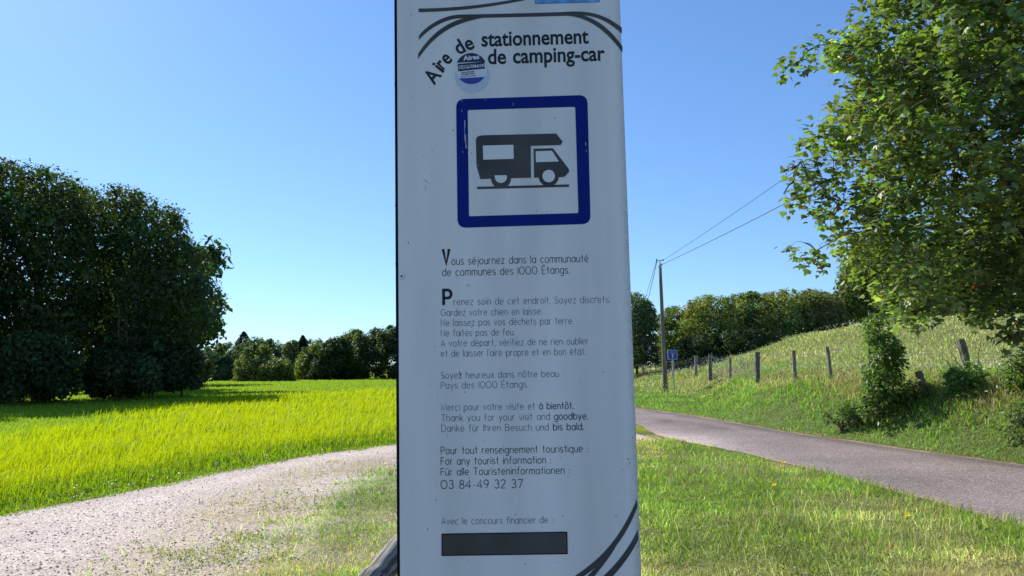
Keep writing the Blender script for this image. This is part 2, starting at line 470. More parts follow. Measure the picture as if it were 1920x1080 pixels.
# ------------------------------------------------------------------ the information totem
SD = 1.87                                 # its distance
SW_AX = Vector((math.cos(R(0.9)), -math.sin(R(0.9)), -math.sin(R(-0.22)))).normalized()
S_N = SW_AX.cross(Vector((0, 0, 1))).normalized()          # points to the camera (-Y)
S_UP = S_N.cross(SW_AX) * -1
if S_UP.z < 0: S_UP = -S_UP
S_O = Vector((0, SD, EYE))
def sg(px, py):                          # sign-plane coordinates of a sight line
    r = ray(px, py); o = Vector((0, 0, EYE))
    t = (S_O - o).dot(S_N) / r.dot(S_N)
    p = o + r * t - S_O
    return p.dot(SW_AX), p.dot(S_UP)
def sp(u, v, h=0.0): return S_O + SW_AX * u + S_UP * v + S_N * h
if S_N.y > 0: S_N = -S_N

U0 = (sg(746, 0)[0] + sg(746, 1080)[0]) / 2; U1 = (sg(1165, 0)[0] + sg(1200, 1080)[0]) / 2
UB = (sg(740, 0)[0] + sg(740, 1080)[0]) / 2
VT = 1.16; VB = -EYE - 0.02

def panel_mat():
    mt, nt, out = newmat('weathered_white_panel')
    tc = N(nt, 'ShaderNodeTexCoord')
    p = N(nt, 'ShaderNodeBsdfPrincipled'); p.inputs['Roughness'].default_value = .5; p.inputs['Specular IOR Level'].default_value = .3
    mp = N(nt, 'ShaderNodeMapping'); mp.inputs['Scale'].default_value = (9, 9, .9)
    st = N(nt, 'ShaderNodeTexNoise'); st.inputs['Scale'].default_value = 1; st.inputs['Detail'].default_value = 6
    nt.links.new(tc.outputs['Object'], mp.inputs[0]); nt.links.new(mp.outputs[0], st.inputs[0])
    rp = N(nt, 'ShaderNodeValToRGB'); rp.color_ramp.elements[0].position = .3; rp.color_ramp.elements[1].position = .7
    rp.color_ramp.elements[0].color = (.655, .66, .68, 1); rp.color_ramp.elements[1].color = (.80, .805, .84, 1)
    nt.links.new(st.outputs[0], rp.inputs[0])
    # specks of dirt
    mp2 = N(nt, 'ShaderNodeMapping'); mp2.inputs['Scale'].default_value = (1.6, 1.6, 1)
    dn = N(nt, 'ShaderNodeTexNoise'); dn.inputs['Scale'].default_value = 90; dn.inputs['Detail'].default_value = 3
    nt.links.new(tc.outputs['Object'], mp2.inputs[0]); nt.links.new(mp2.outputs[0], dn.inputs[0])
    vo = N(nt, 'ShaderNodeTexVoronoi'); vo.inputs['Scale'].default_value = 26
    nt.links.new(mp2.outputs[0], vo.inputs['Vector'])
    sc_ = N(nt, 'ShaderNodeSeparateColor'); nt.links.new(vo.outputs['Color'], sc_.inputs[0])
    rad = N(nt, 'ShaderNodeMath', operation='MULTIPLY'); rad.inputs[1].default_value = .085; nt.links.new(sc_.outputs[0], rad.inputs[0])
    dd = N(nt, 'ShaderNodeMath', operation='MULTIPLY_ADD'); dd.inputs[1].default_value = .12; dd.inputs[2].default_value = -.04
    nt.links.new(dn.outputs[0], dd.inputs[0])
    dsum = N(nt, 'ShaderNodeMath', operation='ADD'); nt.links.new(vo.outputs['Distance'], dsum.inputs[0]); nt.links.new(dd.outputs[0], dsum.inputs[1])
    lt = N(nt, 'ShaderNodeMath', operation='LESS_THAN'); nt.links.new(dsum.outputs[0], lt.inputs[0]); nt.links.new(rad.outputs[0], lt.inputs[1])
    gate = N(nt, 'ShaderNodeMath', operation='GREATER_THAN'); gate.inputs[1].default_value = .55; nt.links.new(sc_.outputs[1], gate.inputs[0])
    sm = N(nt, 'ShaderNodeMath', operation='MULTIPLY'); nt.links.new(lt.outputs[0], sm.inputs[0]); nt.links.new(gate.outputs[0], sm.inputs[1])
    smk = N(nt, 'ShaderNodeMath', operation='MULTIPLY'); smk.inputs[1].default_value = .75; nt.links.new(sm.outputs[0], smk.inputs[0])
    mx = N(nt, 'ShaderNodeMix', data_type='RGBA'); nt.links.new(smk.outputs[0], mx.inputs[0]); nt.links.new(rp.outputs[0], mx.inputs[6])
    mx.inputs[7].default_value = (.05, .05, .045, 1)
    # algae towards the right edge
    sx = N(nt, 'ShaderNodeSeparateXYZ'); nt.links.new(tc.outputs['Object'], sx.inputs[0])
    er = N(nt, 'ShaderNodeMapRange'); er.inputs[1].default_value = U1 - .035; er.inputs[2].default_value = U1 + .003
    nt.links.new(sx.outputs[0], er.inputs[0])
    pw = N(nt, 'ShaderNodeMath', operation='POWER'); pw.inputs[1].default_value = 3; nt.links.new(er.outputs[0], pw.inputs[0])
    en = N(nt, 'ShaderNodeTexNoise'); en.inputs['Scale'].default_value = 60; en.inputs['Detail'].default_value = 6
    nt.links.new(tc.outputs['Object'], en.inputs[0])
    em = N(nt, 'ShaderNodeMath', operation='MULTIPLY'); nt.links.new(pw.outputs[0], em.inputs[0]); nt.links.new(en.outputs[0], em.inputs[1])
    em2 = N(nt, 'ShaderNodeMath', operation='MULTIPLY'); em2.inputs[1].default_value = 1.1; em2.use_clamp = True; nt.links.new(em.outputs[0], em2.inputs[0])
    m3 = N(nt, 'ShaderNodeMix', data_type='RGBA'); nt.links.new(em2.outputs[0], m3.inputs[0]); nt.links.new(mx.outputs[2], m3.inputs[6])
    m3.inputs[7].default_value = (.16, .15, .10, 1)
    nt.links.new(m3.outputs[2], p.inputs['Base Color'])
    nt.links.new(p.outputs[0], out.inputs[0])
    return mt
M['panel'] = panel_mat()
M['print'] = plain('dark_slate_print', (.026, .032, .045), .6, spec=.12)
M['print_grey'] = plain('weathered_grey_print', (.062, .066, .072), .6, spec=.25, var=((7, 7, 7), .25))
M['thin'] = plain('thin_slate_print', (.075, .095, .145), .6, spec=.2)
M['blue'] = plain('blue_enamel', (.002, .016, .20), .55, spec=.12, var=((30, 30, 4), .12))
M['frame'] = plain('black_aluminium_frame', (.006, .006, .012), .6, spec=.15)
M['backing'] = plain('dark_cover_plate', (.045, .05, .055), .5, var=((9, 9, 5), .3))
M['label_white'] = plain('sticker_white', (.66, .70, .82), .35)
M['label_pale'] = plain('sticker_pale_blue', (.50, .58, .76), .3)
M['label_navy'] = plain('sticker_navy', (.018, .016, .04), .35)
M['label_blue'] = plain('sticker_blue', (.03, .04, .28), .35)
M['logo_blue'] = plain('light_blue_logo_plate', (.10, .34, .78), .4, var=((40, 8, 40), .45))

totem = empty('information_totem', sp((U0 + U1) / 2, VB), 'tall weathered white motorhome parking information panel standing in the foreground', 'sign')
totem.rotation_euler = (0, 0, 0)

def sheet2(name, outline, h, mat, parent=None, thick=0.0):
    """flat shape from sign-plane (u,v) outline(s)"""
    import bmesh
    bm = bmesh.new()
    vs = [bm.verts.new(sp(u, v, h)) for u, v in outline]
    f = bm.faces.new(vs)
    f.normal_update()
    if f.normal.dot(S_N) < 0: f.normal_flip()
    bmesh.ops.triangulate(bm, faces=[f])
    me = bpy.data.meshes.new(name); bm.to_mesh(me); bm.free(); me.materials.append(mat)
    return link(name, me, parent or totem)

def totem_body():
    # cross-section of the front skin: flat, its left margin bent gently back
    us = [U0, U0 + .002, U0 + .012, U0 + .03, U0 + .05, U0 + .075, (U0 + U1) / 2, U1 - .004, U1]
    hs = [-.0086, -.0080, -.0052, -.0022, -.0007, 0, 0, 0, -.002]
    vs_ = np.linspace(VB, VT, 40)
    mb = MB(); n = len(us)
    verts = [sp(u, v, h) for v in vs_ for u, h in zip(us, hs)]
    faces = [(i * n + j, i * n + j + 1, (i + 1) * n + j + 1, (i + 1) * n + j) for i in range(len(vs_) - 1) for j in range(n - 1)]
    mb.add(verts, faces)
    # folded right edge and back return
    e = [sp(U1, v, h) for v in vs_ for h in (-.002, -.03)]
    mb.add(e, [(i * 2, i * 2 + 1, i * 2 + 3, i * 2 + 2) for i in range(len(vs_) - 1)])
    o = mb.build('panel', M['panel'], totem, smooth=False)
    # give the material its own coordinates (u in x): use object coords = world minus totem origin shift handled below
    f = MB()
    A = Matrix((SW_AX, S_N, S_UP)).transposed()
    f.box(sp((UB + U1 - .012) / 2, (VT + VB) / 2, -.048), ((U1 - .012 - UB) / 2, .034, (VT - VB) / 2 + .001), A)
    f.build('frame', M['frame'], totem)
    f = MB(); f.box(sp((UB + U1) / 2, VT + .012, -.04), ((U1 - UB) / 2 + .004, .05, .011), A)
    f.build('top_cap', M['frame'], totem)
    f = MB(); f.box(sp((UB + U1) / 2, VB - .02, -.04), ((U1 - UB) / 2 + .05, .12, .06), A)
    f.build('base_plinth', plain('concrete_footing', (.35, .34, .31), .9, var=((9, 9, 9), .2)), totem)
    for (px, py) in ((753, 518),):
        u, v = sg(px, py)
        b = MB()
        b.tube([sp(u, v, -.0075), sp(u, v, .0005)], [.0068, .0064], 16)
        bo = b.build('bolt', M['bolt'], totem)
        b = MB(); b.tube([sp(u, v, .0), sp(u, v, .004)], [.0036, .0030], 6)
        b.build('bolt_head', plain('bolt_socket', (.09, .1, .12), .4, .6), bo)
    for py in (152, 382, 492, 640, 905):
        u, v = UB, sg(740, py)[1]
        b = MB(); b.box(sp(u - .0004, v, -.03), (.0016, .008, .0035), A)
        b.build('rivet', M['frame'], totem)
totem_body()

# --- stroke lettering -------------------------------------------------
def arc(cx, cy, rx, ry, a0, a1, n=14):
    return [(cx + rx * math.cos(R(a0 + (a1 - a0) * i / n)), cy + ry * math.sin(R(a0 + (a1 - a0) * i / n))) for i in range(n + 1)]
O8 = arc(4, 5, 4, 5, 0, 360, 22)
def seg(*p): return [tuple(p[i:i + 2]) for i in range(0, len(p), 2)]
G = {}
G['a'] = (8, [O8, seg(8, 10, 8, 0)]); G['b'] = (8, [seg(0, 15, 0, 0), O8]); G['c'] = (7, [arc(4, 5, 4, 5, 48, 312)])
G['d'] = (8, [O8, seg(8, 15, 8, 0)]); G['e'] = (8, [seg(.1, 5.2, 8, 5.2), arc(4, 5, 4, 5, 2, 318)])
G['f'] = (5, [seg(2, 0, 2, 12) + arc(5, 12, 3, 3, 180, 85, 8)[1:], seg(0, 9.6, 4.8, 9.6)])
G['g'] = (8, [O8, seg(8, 10, 8, -1) + arc(4.2, -1, 3.8, 3.6, 0, -150, 10)[1:]])
G['h'] = (7, [seg(0, 15, 0, 0), arc(3.5, 6.3, 3.5, 3.7, 180, 0, 12) + [(7, 0)]])
G['i'] = (0.01, [seg(0, 9.8, 0, 0), seg(0, 12.9, 0, 13.7)]); G['j'] = (2, [seg(2, 9.8, 2, -2) + arc(-.6, -2, 2.6, 2.5, 0, -80, 6)[1:], seg(2, 12.9, 2, 13.7)])
G['k'] = (6.5, [seg(0, 15, 0, 0), seg(6, 10, 0, 4.4), seg(2.1, 6.2, 6.6, 0)]); G['l'] = (0.01, [seg(0, 15, 0, 0)])
G['m'] = (11.6, [seg(0, 10, 0, 0), arc(2.9, 7, 2.9, 3, 180, 0, 10) + [(5.8, 0)], arc(8.7, 7, 2.9, 3, 180, 0, 10) + [(11.6, 0)]])
G['n'] = (7, [seg(0, 10, 0, 0), arc(3.5, 6.4, 3.5, 3.6, 180, 0, 12) + [(7, 0)]])
G['o'] = (8, [O8]); G['p'] = (8, [seg(0, 10, 0, -4.5), O8]); G['q'] = (8, [seg(8, 10, 8, -4.5), O8])
G['r'] = (4.2, [seg(0, 10, 0, 0), arc(4, 6, 4, 4, 180, 88, 8)])
G['s'] = (6, [arc(3, 7.4, 2.7, 2.6, 28, 262, 12) + arc(3, 2.5, 3, 2.5, 82, -152, 12)])
G['t'] = (5, [seg(2.6, 14.4, 2.6, 0), seg(-.2, 9.7, 4.6, 9.7)])
G['u'] = (7, [seg(0, 10, 0, 3.6) + arc(3.5, 3.6, 3.5, 3.6, 180, 360, 12)[1:], seg(7, 10, 7, 0)])
G['v'] = (7, [seg(0, 10, 3.5, 0, 7, 10)]); G['w'] = (10, [seg(0, 10, 2.5, 0, 5, 10, 7.5, 0, 10, 10)])
G['x'] = (7, [seg(0, 10, 7, 0), seg(7, 10, 0, 0)]); G['y'] = (7, [seg(0, 10, 3.6, .2), seg(7, 10, 2, -4.5)])
G['z'] = (6.5, [seg(0, 10, 6.3, 10, 0, 0, 6.6, 0)])
G['A'] = (10, [seg(0, 0, 5, 14.5, 10, 0), seg(1.7, 4.6, 8.3, 4.6)])
G['B'] = (8.5, [seg(0, 0, 0, 14.5, 4, 14.5) + arc(4, 11, 3.6, 3.5, 90, -90, 10)[1:] + [(0, 7.5)], seg(4, 7.5, 4.6, 7.5) + arc(4.6, 3.75, 3.9, 3.75, 90, -90, 10)[1:] + [(0, 0)]])
G['C'] = (11, [arc(6.5, 7.2, 6.5, 7.3, 45, 315, 20)])
G['D'] = (10, [seg(0, 0, 0, 14.5, 3.5, 14.5) + arc(3.5, 7.25, 6.5, 7.25, 90, -90, 14)[1:] + [(0, 0)]])
G['E'] = (7.5, [seg(7.5, 14.5, 0, 14.5, 0, 0, 7.5, 0), seg(0, 7.5, 6.6, 7.5)])
G['F'] = (7, [seg(7.2, 14.5, 0, 14.5, 0, 0), seg(0, 7.5, 6.2, 7.5)])
G['G'] = (12, [arc(6.5, 7.2, 6.5, 7.3, 50, 350, 22) + [(12.9, 7), (7.5, 7)]])
G['I'] = (0.01, [seg(0, 0, 0, 14.5)]); G['1'] = (0.01, [seg(0, 0, 0, 14.5)])
G['M'] = (12, [seg(0, 0, .8, 14.5, 6, 1.5, 11.2, 14.5, 12, 0)]); G['N'] = (9.5, [seg(0, 0, 0, 14.5, 9.5, 0, 9.5, 14.5)])
G['P'] = (8, [seg(0, 0, 0, 14.5, 4.2, 14.5) + arc(4.2, 10.6, 3.9, 3.9, 90, -90, 12)[1:] + [(0, 6.7)]])
G['R'] = (8, [seg(0, 0, 0, 14.5, 4.2, 14.5) + arc(4.2, 10.6, 3.9, 3.9, 90, -90, 12)[1:] + [(0, 6.7)], seg(4, 6.7, 8, 0)])
G['S'] = (8, [arc(4, 10.9, 3.6, 3.6, 25, 262, 14) + arc(4, 3.7, 4, 3.7, 82, -152, 14)])
G['T'] = (9, [seg(0, 14.5, 9, 14.5), seg(4.5, 14.5, 4.5, 0)]); G['V'] = (9, [seg(0, 14.5, 4.5, 0, 9, 14.5)])
G['0'] = (11, [arc(5.5, 7.25, 5.5, 7.25, 0, 360, 28)])
G['2'] = (8, [arc(4, 10.6, 3.9, 3.9, 165, -25, 14) + [(0, 0), (8, 0)]])
G['3'] = (8, [arc(3.8, 10.9, 3.5, 3.6, 150, -90, 14), arc(3.8, 3.75, 4.1, 3.75, 90, -155, 14)])
G['4'] = (9, [seg(6.8, 0, 6.8, 14.5, 0, 4.2, 9, 4.2)])
G['7'] = (8.5, [seg(0, 14.5, 8.5, 14.5, 3, 0)])
G['8'] = (8, [arc(4, 11, 3.3, 3.5, 0, 360, 20), arc(4, 3.75, 4, 3.75, 0, 360, 20)])
G['9'] = (8, [arc(4, 10.4, 4, 4.1, 0, 360, 20), arc(-.5, 9.5, 8.5, 9.6, 2, -62, 8)])
G['.'] = (0.6, [seg(.3, .1, .3, 1.1)]); G[','] = (1, [seg(.8, 1, 0, -2.6)]); G["'"] = (0.6, [seg(.5, 15, .3, 11.5)])
G[':'] = (0.6, [seg(.3, .2, .3, 1.2), seg(.3, 7, .3, 8)]); G['-'] = (5, [seg(0, 5.5, 5, 5.5)])
def acc(base, ex): w, s = G[base]; return (w, s + ex)
G['é'] = acc('e', [seg(3.2, 12, 5.4, 14.6)]); G['à'] = acc('a', [seg(4.8, 12, 2.6, 14.6)])
G['ô'] = acc('o', [seg(1.4, 12.2, 4, 14.8, 6.6, 12.2)]); G['ü'] = acc('u', [seg(2, 12.6, 2, 13.6), seg(5, 12.6, 5, 13.6)])
G['É'] = acc('E', [seg(3.2, 16.4, 5.4, 18.8)])
GAP, SPACE = 3.3, 8.0

def stroke_quads(pts, w, V, F):
    """flat ribbon of half width w along a polyline"""
    n = len(pts); closed = n > 3 and math.dist(pts[0], pts[-1]) < 1e-6
    L = []
    for i in range(n):
        a = pts[i - 1] if i else (pts[-2] if closed else None)
        b = pts[i + 1] if i < n - 1 else (pts[1] if closed else None)
        p = pts[i]
        d1 = None if a is None else (p[0] - a[0], p[1] - a[1]); d2 = None if b is None else (b[0] - p[0], b[1] - p[1])
        def nn(d): l = math.hypot(*d) or 1; return (-d[1] / l, d[0] / l)
        if d1 is None: nx, ny = nn(d2); k = 1
        elif d2 is None: nx, ny = nn(d1); k = 1
        else:
            n1, n2 = nn(d1), nn(d2); nx, ny = n1[0] + n2[0], n1[1] + n2[1]; l = math.hypot(nx, ny) or 1; nx /= l; ny /= l
            k = min(1.8, 1 / max(.3, nx * n1[0] + ny * n1[1]))
        L.append(((p[0] + nx * w * k, p[1] + ny * w * k), (p[0] - nx * w * k, p[1] - ny * w * k)))
    b0 = len(V)
    for q in L: V += [q[0], q[1]]
    for i in range(n - 1): F.append((b0 + 2 * i, b0 + 2 * i + 1, b0 + 2 * i + 3, b0 + 2 * i + 2))

def layout(text):
    x = 0; runs = []
    for ch in text:
        if ch == ' ': x += SPACE; continue
        w, st = G[ch]; runs.append((x, st)); x += w + GAP
    return x - GAP, runs

def text_line(runs_txt, x0, x1, yb, xh, mat, parent, w=.0011, y1=None):
    """lettering from px x0 to x1 on baseline px yb (at x0; y1 at x1), x-height xh px. runs_txt: [(text, halfwidth)]"""
    uA, vA = sg(x0, yb); uB, vB = sg(x1, y1 if y1 is not None else yb - .0165 * (x1 - x0))
    full = ''.join(t for t, _ in runs_txt); W, _ = layout(full)
    sx = (uB - uA) / W; sy = abs(sg(x0, yb)[1] - sg(x0, yb - xh)[1]) / 10.0
    V, F = [], []; x = 0
    for t, hw in runs_txt:
        for ch in t:
            if ch == ' ': x += SPACE; continue
            gw, st = G[ch]
            for s in st:
                q = [((x + p[0]) * sx, p[1] * sy) for p in s]
                if len(s) == 2 and math.dist(*s) < 1.3:                 # a dot: square, heavier than the stroke
                    mx_, my_ = (q[0][0] + q[1][0]) / 2, (q[0][1] + q[1][1]) / 2; e = max(hw * 1.25, .00085)
                    stroke_quads([(mx_, my_ - e), (mx_, my_ + e)], e, V, F)
                else: stroke_quads(q, hw, V, F)
            x += gw + GAP
    sl = (vB - vA) / (uB - uA)
    P = [sp(uA + a, vA + b + a * sl, .0006) for a, b in V]
    mb = MB(); mb.add(P, F)
    return mb.build('lettering', mat, parent)

TH, MD, BD = .00058, .00076, .00100
LINES = [
    ([('ous séjournez dans la communauté', MD)], 847, 1103, 496.5, 9.7, 491.0),
    ([('de communes des 1000 Étangs.', MD)], 829.5, 1068, 517.5, 9.7, 512.5),
    ([('renez soin de cet endroit. Soyez discrets.', TH)], 851, 1144, 572, 8.7, 567.5),
    ([('Gardez votre chien en laisse.', TH)], 827, 1016, 592.5, 8.7, 589.5),
    ([('Ne laissez pas vos déchets par terre.', TH)], 827, 1075, 611.5, 8.7, 607.5),
    ([('Ne faites pas de feu.', TH)], 827, 965, 631, 8.7, 628.5),
    ([('A votre départ, vérifiez de ne rien oublier', TH)], 827, 1103, 650, 8.7, 645.5),
    ([("et de laisser l'aire propre et en bon état.", TH)], 827, 1098, 669, 8.7, 665),
    ([('Soyez heureux dans nôtre beau'.replace('nô', 'nô'), TH)], 827, 1047, 710, 8.7, 706.5),
    ([('Pays des 1000 Étangs.', TH)], 827, 990, 729, 8.7, 726.5),
    ([('Merci pour votre visite et ', TH), ('à bientôt.', BD)], 828, 1075, 770, 8.8, 766.5),
    ([('Thank you for your visit and ', TH), ('goodbye.', BD)], 828, 1102, 790, 8.8, 786),
    ([('Danke für Ihren Besuch und ', TH), ('bis bald.', BD)], 828, 1094, 809.5, 8.8, 806),
    ([('Pour tout renseignement touristique :', MD)], 827, 1102, 851.5, 9.3, 847.5),
    ([('For any tourist information :', MD)], 827, 1033, 871.5, 9.3, 868.5),
    ([('Für alle Touristeninformationen :', MD)], 827, 1068, 891.5, 9.3, 888),
    ([('03 84 49 32 37', MD * 1.15)], 827, 980, 916.5, 10.8, 914.5),
    ([('Avec le concours financier de :', TH)], 828, 1036, 983.5, 8.7, 980.5),
]
for rt_, x0, x1, yb, xh, y1 in LINES:
    full = ''.join(t for t, _ in rt_)
    o = text_line(rt_, x0, x1, yb, xh, M['print'] if rt_[0][1] > TH else M['thin'], totem, y1=y1)
# big initials
for ch, x0, x1, yb, xh, y1 in (('V', 831, 842.5, 495, 19.2, 494.8), ('P', 832, 846, 572, 19.4, 571.8)):
    text_line([(ch, .0036)], x0, x1, yb, xh, M['print'], totem, y1=y1)

# --- title in a bold face ---------------------------------------------
def font_text(body, size, mat, name='lettering', parent=None, offset=0.0, sx=1.0):
    cu = bpy.data.curves.new(name, 'FONT'); cu.body = body; cu.size = size; cu.offset = offset; cu.resolution_u = 4
    cu.fill_mode = 'FRONT'
    o = bpy.data.objects.new(name, cu); col.objects.link(o)
    bpy.context.view_layer.update()
    dg = bpy.context.evaluated_depsgraph_get()
    me = bpy.data.meshes.new_from_object(o.evaluated_get(dg))
    bpy.data.objects.remove(o); bpy.data.curves.remove(cu)
    return me
def mesh_uv(me): 
    a = np.empty(len(me.vertices) * 3); me.vertices.foreach_get('co', a); return a.reshape(-1, 3)
def put_text(body, px0, py0, px1, py1, cap_px, mat, off=.05, h=.0006, parent=None):
    """text whose left end of the baseline is at px0,py0 and right end at px1,py1; capital height in px"""
    me = font_text(body, 1.0, mat, offset=off)
    V = mesh_uv(me)
    if len(V) == 0: return
    xs0, xs1 = V[:, 0].min(), V[:, 0].max()
    a = np.array(sg(px0, py0)); b = np.array(sg(px1, py1)); d = b - a; L = np.linalg.norm(d); d /= L; n = np.array((-d[1], d[0]))
    sy = cap_px * L / math.hypot(px1 - px0, py1 - py0) / .72
    sx = L / (xs1 - xs0)
    P = [sp(*(a + d * (v[0] - xs0) * sx + n * v[1] * sy), h) for v in V]
    me.vertices.foreach_set('co', np.array(P, np.float32).ravel()); me.update()
    me.name = 'lettering'; me.materials.clear(); me.materials.append(mat)
    return link('lettering', me, parent or totem)
put_text('stationnement', 903, 87.0, 1104, 81.0, 30, M['print'], off=.021)
put_text('de', 915, 120.0, 949, 119.2, 30, M['print'], off=.021)
put_text('camping-car', 962, 118.6, 1134.5, 113.2, 30, M['print'], off=.021)
# "Aire de" climbing an arc, letter by letter
for ch, x, y, x2, y2 in (('A', 814, 160.0, 828.5, 141.0), ('i', 829.5, 137.0, 833.2, 132.8), ('r', 831.5, 131.5, 838.5, 124.5), ('e', 838.5, 122.5, 849.5, 113.0),
                         ('d', 860.5, 103.5, 874.5, 95.5), ('e', 876.0, 95.5, 891, 89.5)):
    put_text(ch, x, y, x2, y2, 29, M['print'], off=.021)

# --- bands --------------------------------------------------------------
def bez(p, n=24):
    p = [np.array(q, float) for q in p]; out = []
    for i in range(n + 1):
        t = i / n; out.append(tuple((1 - t) ** 3 * p[0] + 3 * (1 - t) ** 2 * t * p[1] + 3 * (1 - t) * t * t * p[2] + t ** 3 * p[3]))
    return out
def band(edgeA, edgeB, h=.0006, mat=None):
    n = len(edgeA); mb = MB()
    P = [sp(*sg(*q), h) for q in edgeA] + [sp(*sg(*q), h) for q in edgeB]
    mb.add(P, [(i, i + 1, n + i + 1, n + i) for i in range(n - 1)])
    o = mb.build('printed_line', mat or M['print_grey'], totem)
    return o
def polyband(pts, w0, w1=None, h=.0006, mat=None):
    n = len(pts); A, B = [], []
    for i, p in enumerate(pts):
        a = pts[max(0, i - 1)]; b = pts[min(n - 1, i + 1)]; d = (b[0] - a[0], b[1] - a[1]); l = math.hypot(*d)
        nx, ny = -d[1] / l, d[0] / l; w = (w0 + ((w1 if w1 is not None else w0) - w0) * i / (n - 1)) / 2
        A.append((p[0] + nx * w, p[1] + ny * w)); B.append((p[0] - nx * w, p[1] - ny * w))
    return band(A, B, h, mat)
# coordinates of the photograph, measured with the same camera
polyband(bez([(785, 19.5), (850, 19), (930, 11), (1010, -8)]), 7, 5)
A = bez([(785.5, 67), (805, 42), (838, 28), (862, 27.5)]) + [(900, 26.8), (1000, 24.4), (1060, 22.5), (1090, 21.5)]
B = bez([(785.5, 75), (810, 48), (840, 35.5), (862, 34.5)]) + [(900, 33.8), (1000, 31.5), (1060, 29.8), (1090, 28.7)]
band(A, B)
band(bez([(784, 101), (808, 63), (840, 38), (885, 31)]), bez([(784, 110.5), (814, 68), (843, 45), (905, 33.7)]), h=.0007)
RE = lambda y: 1165 + 35 * y / 1080 - .8
band(bez([(1060, 22.4), (1105, 19), (1135, 27), (RE(52), 52)]), bez([(1060, 28.5), (1110, 26), (1130, 33), (RE(63), 63)]), h=.0008)
band(bez([(1065, 24), (1100, 26), (1135, 41), (RE(87), 87)]), bez([(1065, 30), (1095, 32), (1130, 48), (RE(99), 99)]), h=.0009)
# lower right sweeps
band(bez([(RE(935), 935), (1162, 1010), (1130, 1048), (1062, 1090)]), bez([(RE(951), 951), (1172, 1012), (1135, 1056), (1080, 1090)]))
band(bez([(1168.5, 990), (1150, 1028), (1125, 1055), (1092, 1090)]), bez([(1171, 990), (1156, 1030), (1132, 1060), (1106, 1090)]), h=.0007)
band(bez([(RE(992), 992), (1178, 1030), (1155, 1060), (1120, 1090)]), bez([(RE(1012), 1012), (1182, 1042), (1160, 1070), (1140, 1090)]))

# --- pictogram frame ----------------------------------------------------
def rrect(cs, rad, n=7):
    """rounded quad: cs four corners px (TL, TR, BR, BL)"""
    out = []
    for i in range(4):
        p = np.array(cs[i], float); a = np.array(cs[i - 1], float); b = np.array(cs[(i + 1) % 4], float)
        da = (a - p) / np.linalg.norm(a - p); db = (b - p) / np.linalg.norm(b - p)
        s, e = p + da * rad, p + db * rad
        for k in range(n + 1):
            t = k / n; out.append(tuple((1 - t) ** 2 * s + 2 * (1 - t) * t * p + t * t * e))
    return out
OC = [(855, 186), (1101.5, 178), (1107.5, 420), (858, 427.5)]
IC = [(877, 206.5), (1078.5, 200.5), (1084.5, 399.5), (879.5, 405.5)]
def ring(oc, orad, ic, irad, h, mat, name):
    A, B = rrect(oc, orad), rrect(ic, irad); n = len(A); mb = MB()
    mb.add([sp(*sg(*q), h) for q in A] + [sp(*sg(*q), h) for q in B], [(i, (i + 1) % n, n + (i + 1) % n, n + i) for i in range(n)])
    return mb.build(name, mat, totem)
ring(OC, 17, IC, 3, .0006, M['blue'], 'pictogram_frame')
pale = plain('pale_key_line', (.72, .73, .76), .5)
def grow(cs, d):
    c = np.mean(np.array(cs), 0); return [tuple(np.array(q) + d * np.sign(np.array(q) - c)) for q in cs]
ring(grow(OC, 1.0), 18, OC, 17, .0005, pale, 'pictogram_border')

def zc(pts): return [(740 + x / 3.857, 170 + y / 3.857) for x, y in pts]      # read off an enlargement
def arcp(cx, cy, r, a0, a1, n=14): return [(cx + r * math.cos(R(a0 + (a1 - a0) * i / n)), cy + r * math.sin(R(a0 + (a1 - a0) * i / n))) for i in range(n + 1)]
def shape(name, pts, h, mat, parent=None): return sheet2(name, [sg(*q) for q in pts], h, mat, parent)
pic = shape('motorhome_pictogram', zc([(587, 360), (593, 338), (608, 328), (635, 323), (1168, 310), (1216, 370), (1200, 394), (984, 400), (986, 630), (842, 634)]
      + arcp(769, 634, 73, 0, 60, 6) + [(735, 690)] + arcp(769, 634, 73, 125, 178, 6) + [(620, 641), (592, 545)]), .0007, M['print_grey'])
shape('cab_pictogram', zc([(1004, 420), (1145, 417), (1258, 565), (1262, 578), (1258, 592), (1226, 625), (1188, 627)] + arcp(1114, 618, 74, 8, 60, 6) + [(1075, 684)] + arcp(1114, 618, 74, 128, 172, 6) + [(1008, 630)]), .0007, M['print_grey'])
shape('pictogram_window', zc([(638, 398), (859, 392), (861, 493), (641, 500)]), .0009, pale)
shape('pictogram_window', zc([(1020, 439), (1137, 435), (1187, 512), (1022, 518)]), .0009, pale)
shape('pictogram_wheel', zc(arcp(1114, 618, 45, 0, 345, 23)), .0009, pale)
shape('pictogram_wheel', zc([(724, 613), (810, 612)] + arcp(768, 624, 44, 0, 180, 12)[0:]), .0009, pale)
polyband(zc([(596, 704), (1261, 687)]), 4.6, h=.0008)
for o_ in [o for o in col.objects if o.name.startswith('printed_line')][-1:]: o_.name = 'pictogram_ground_line'

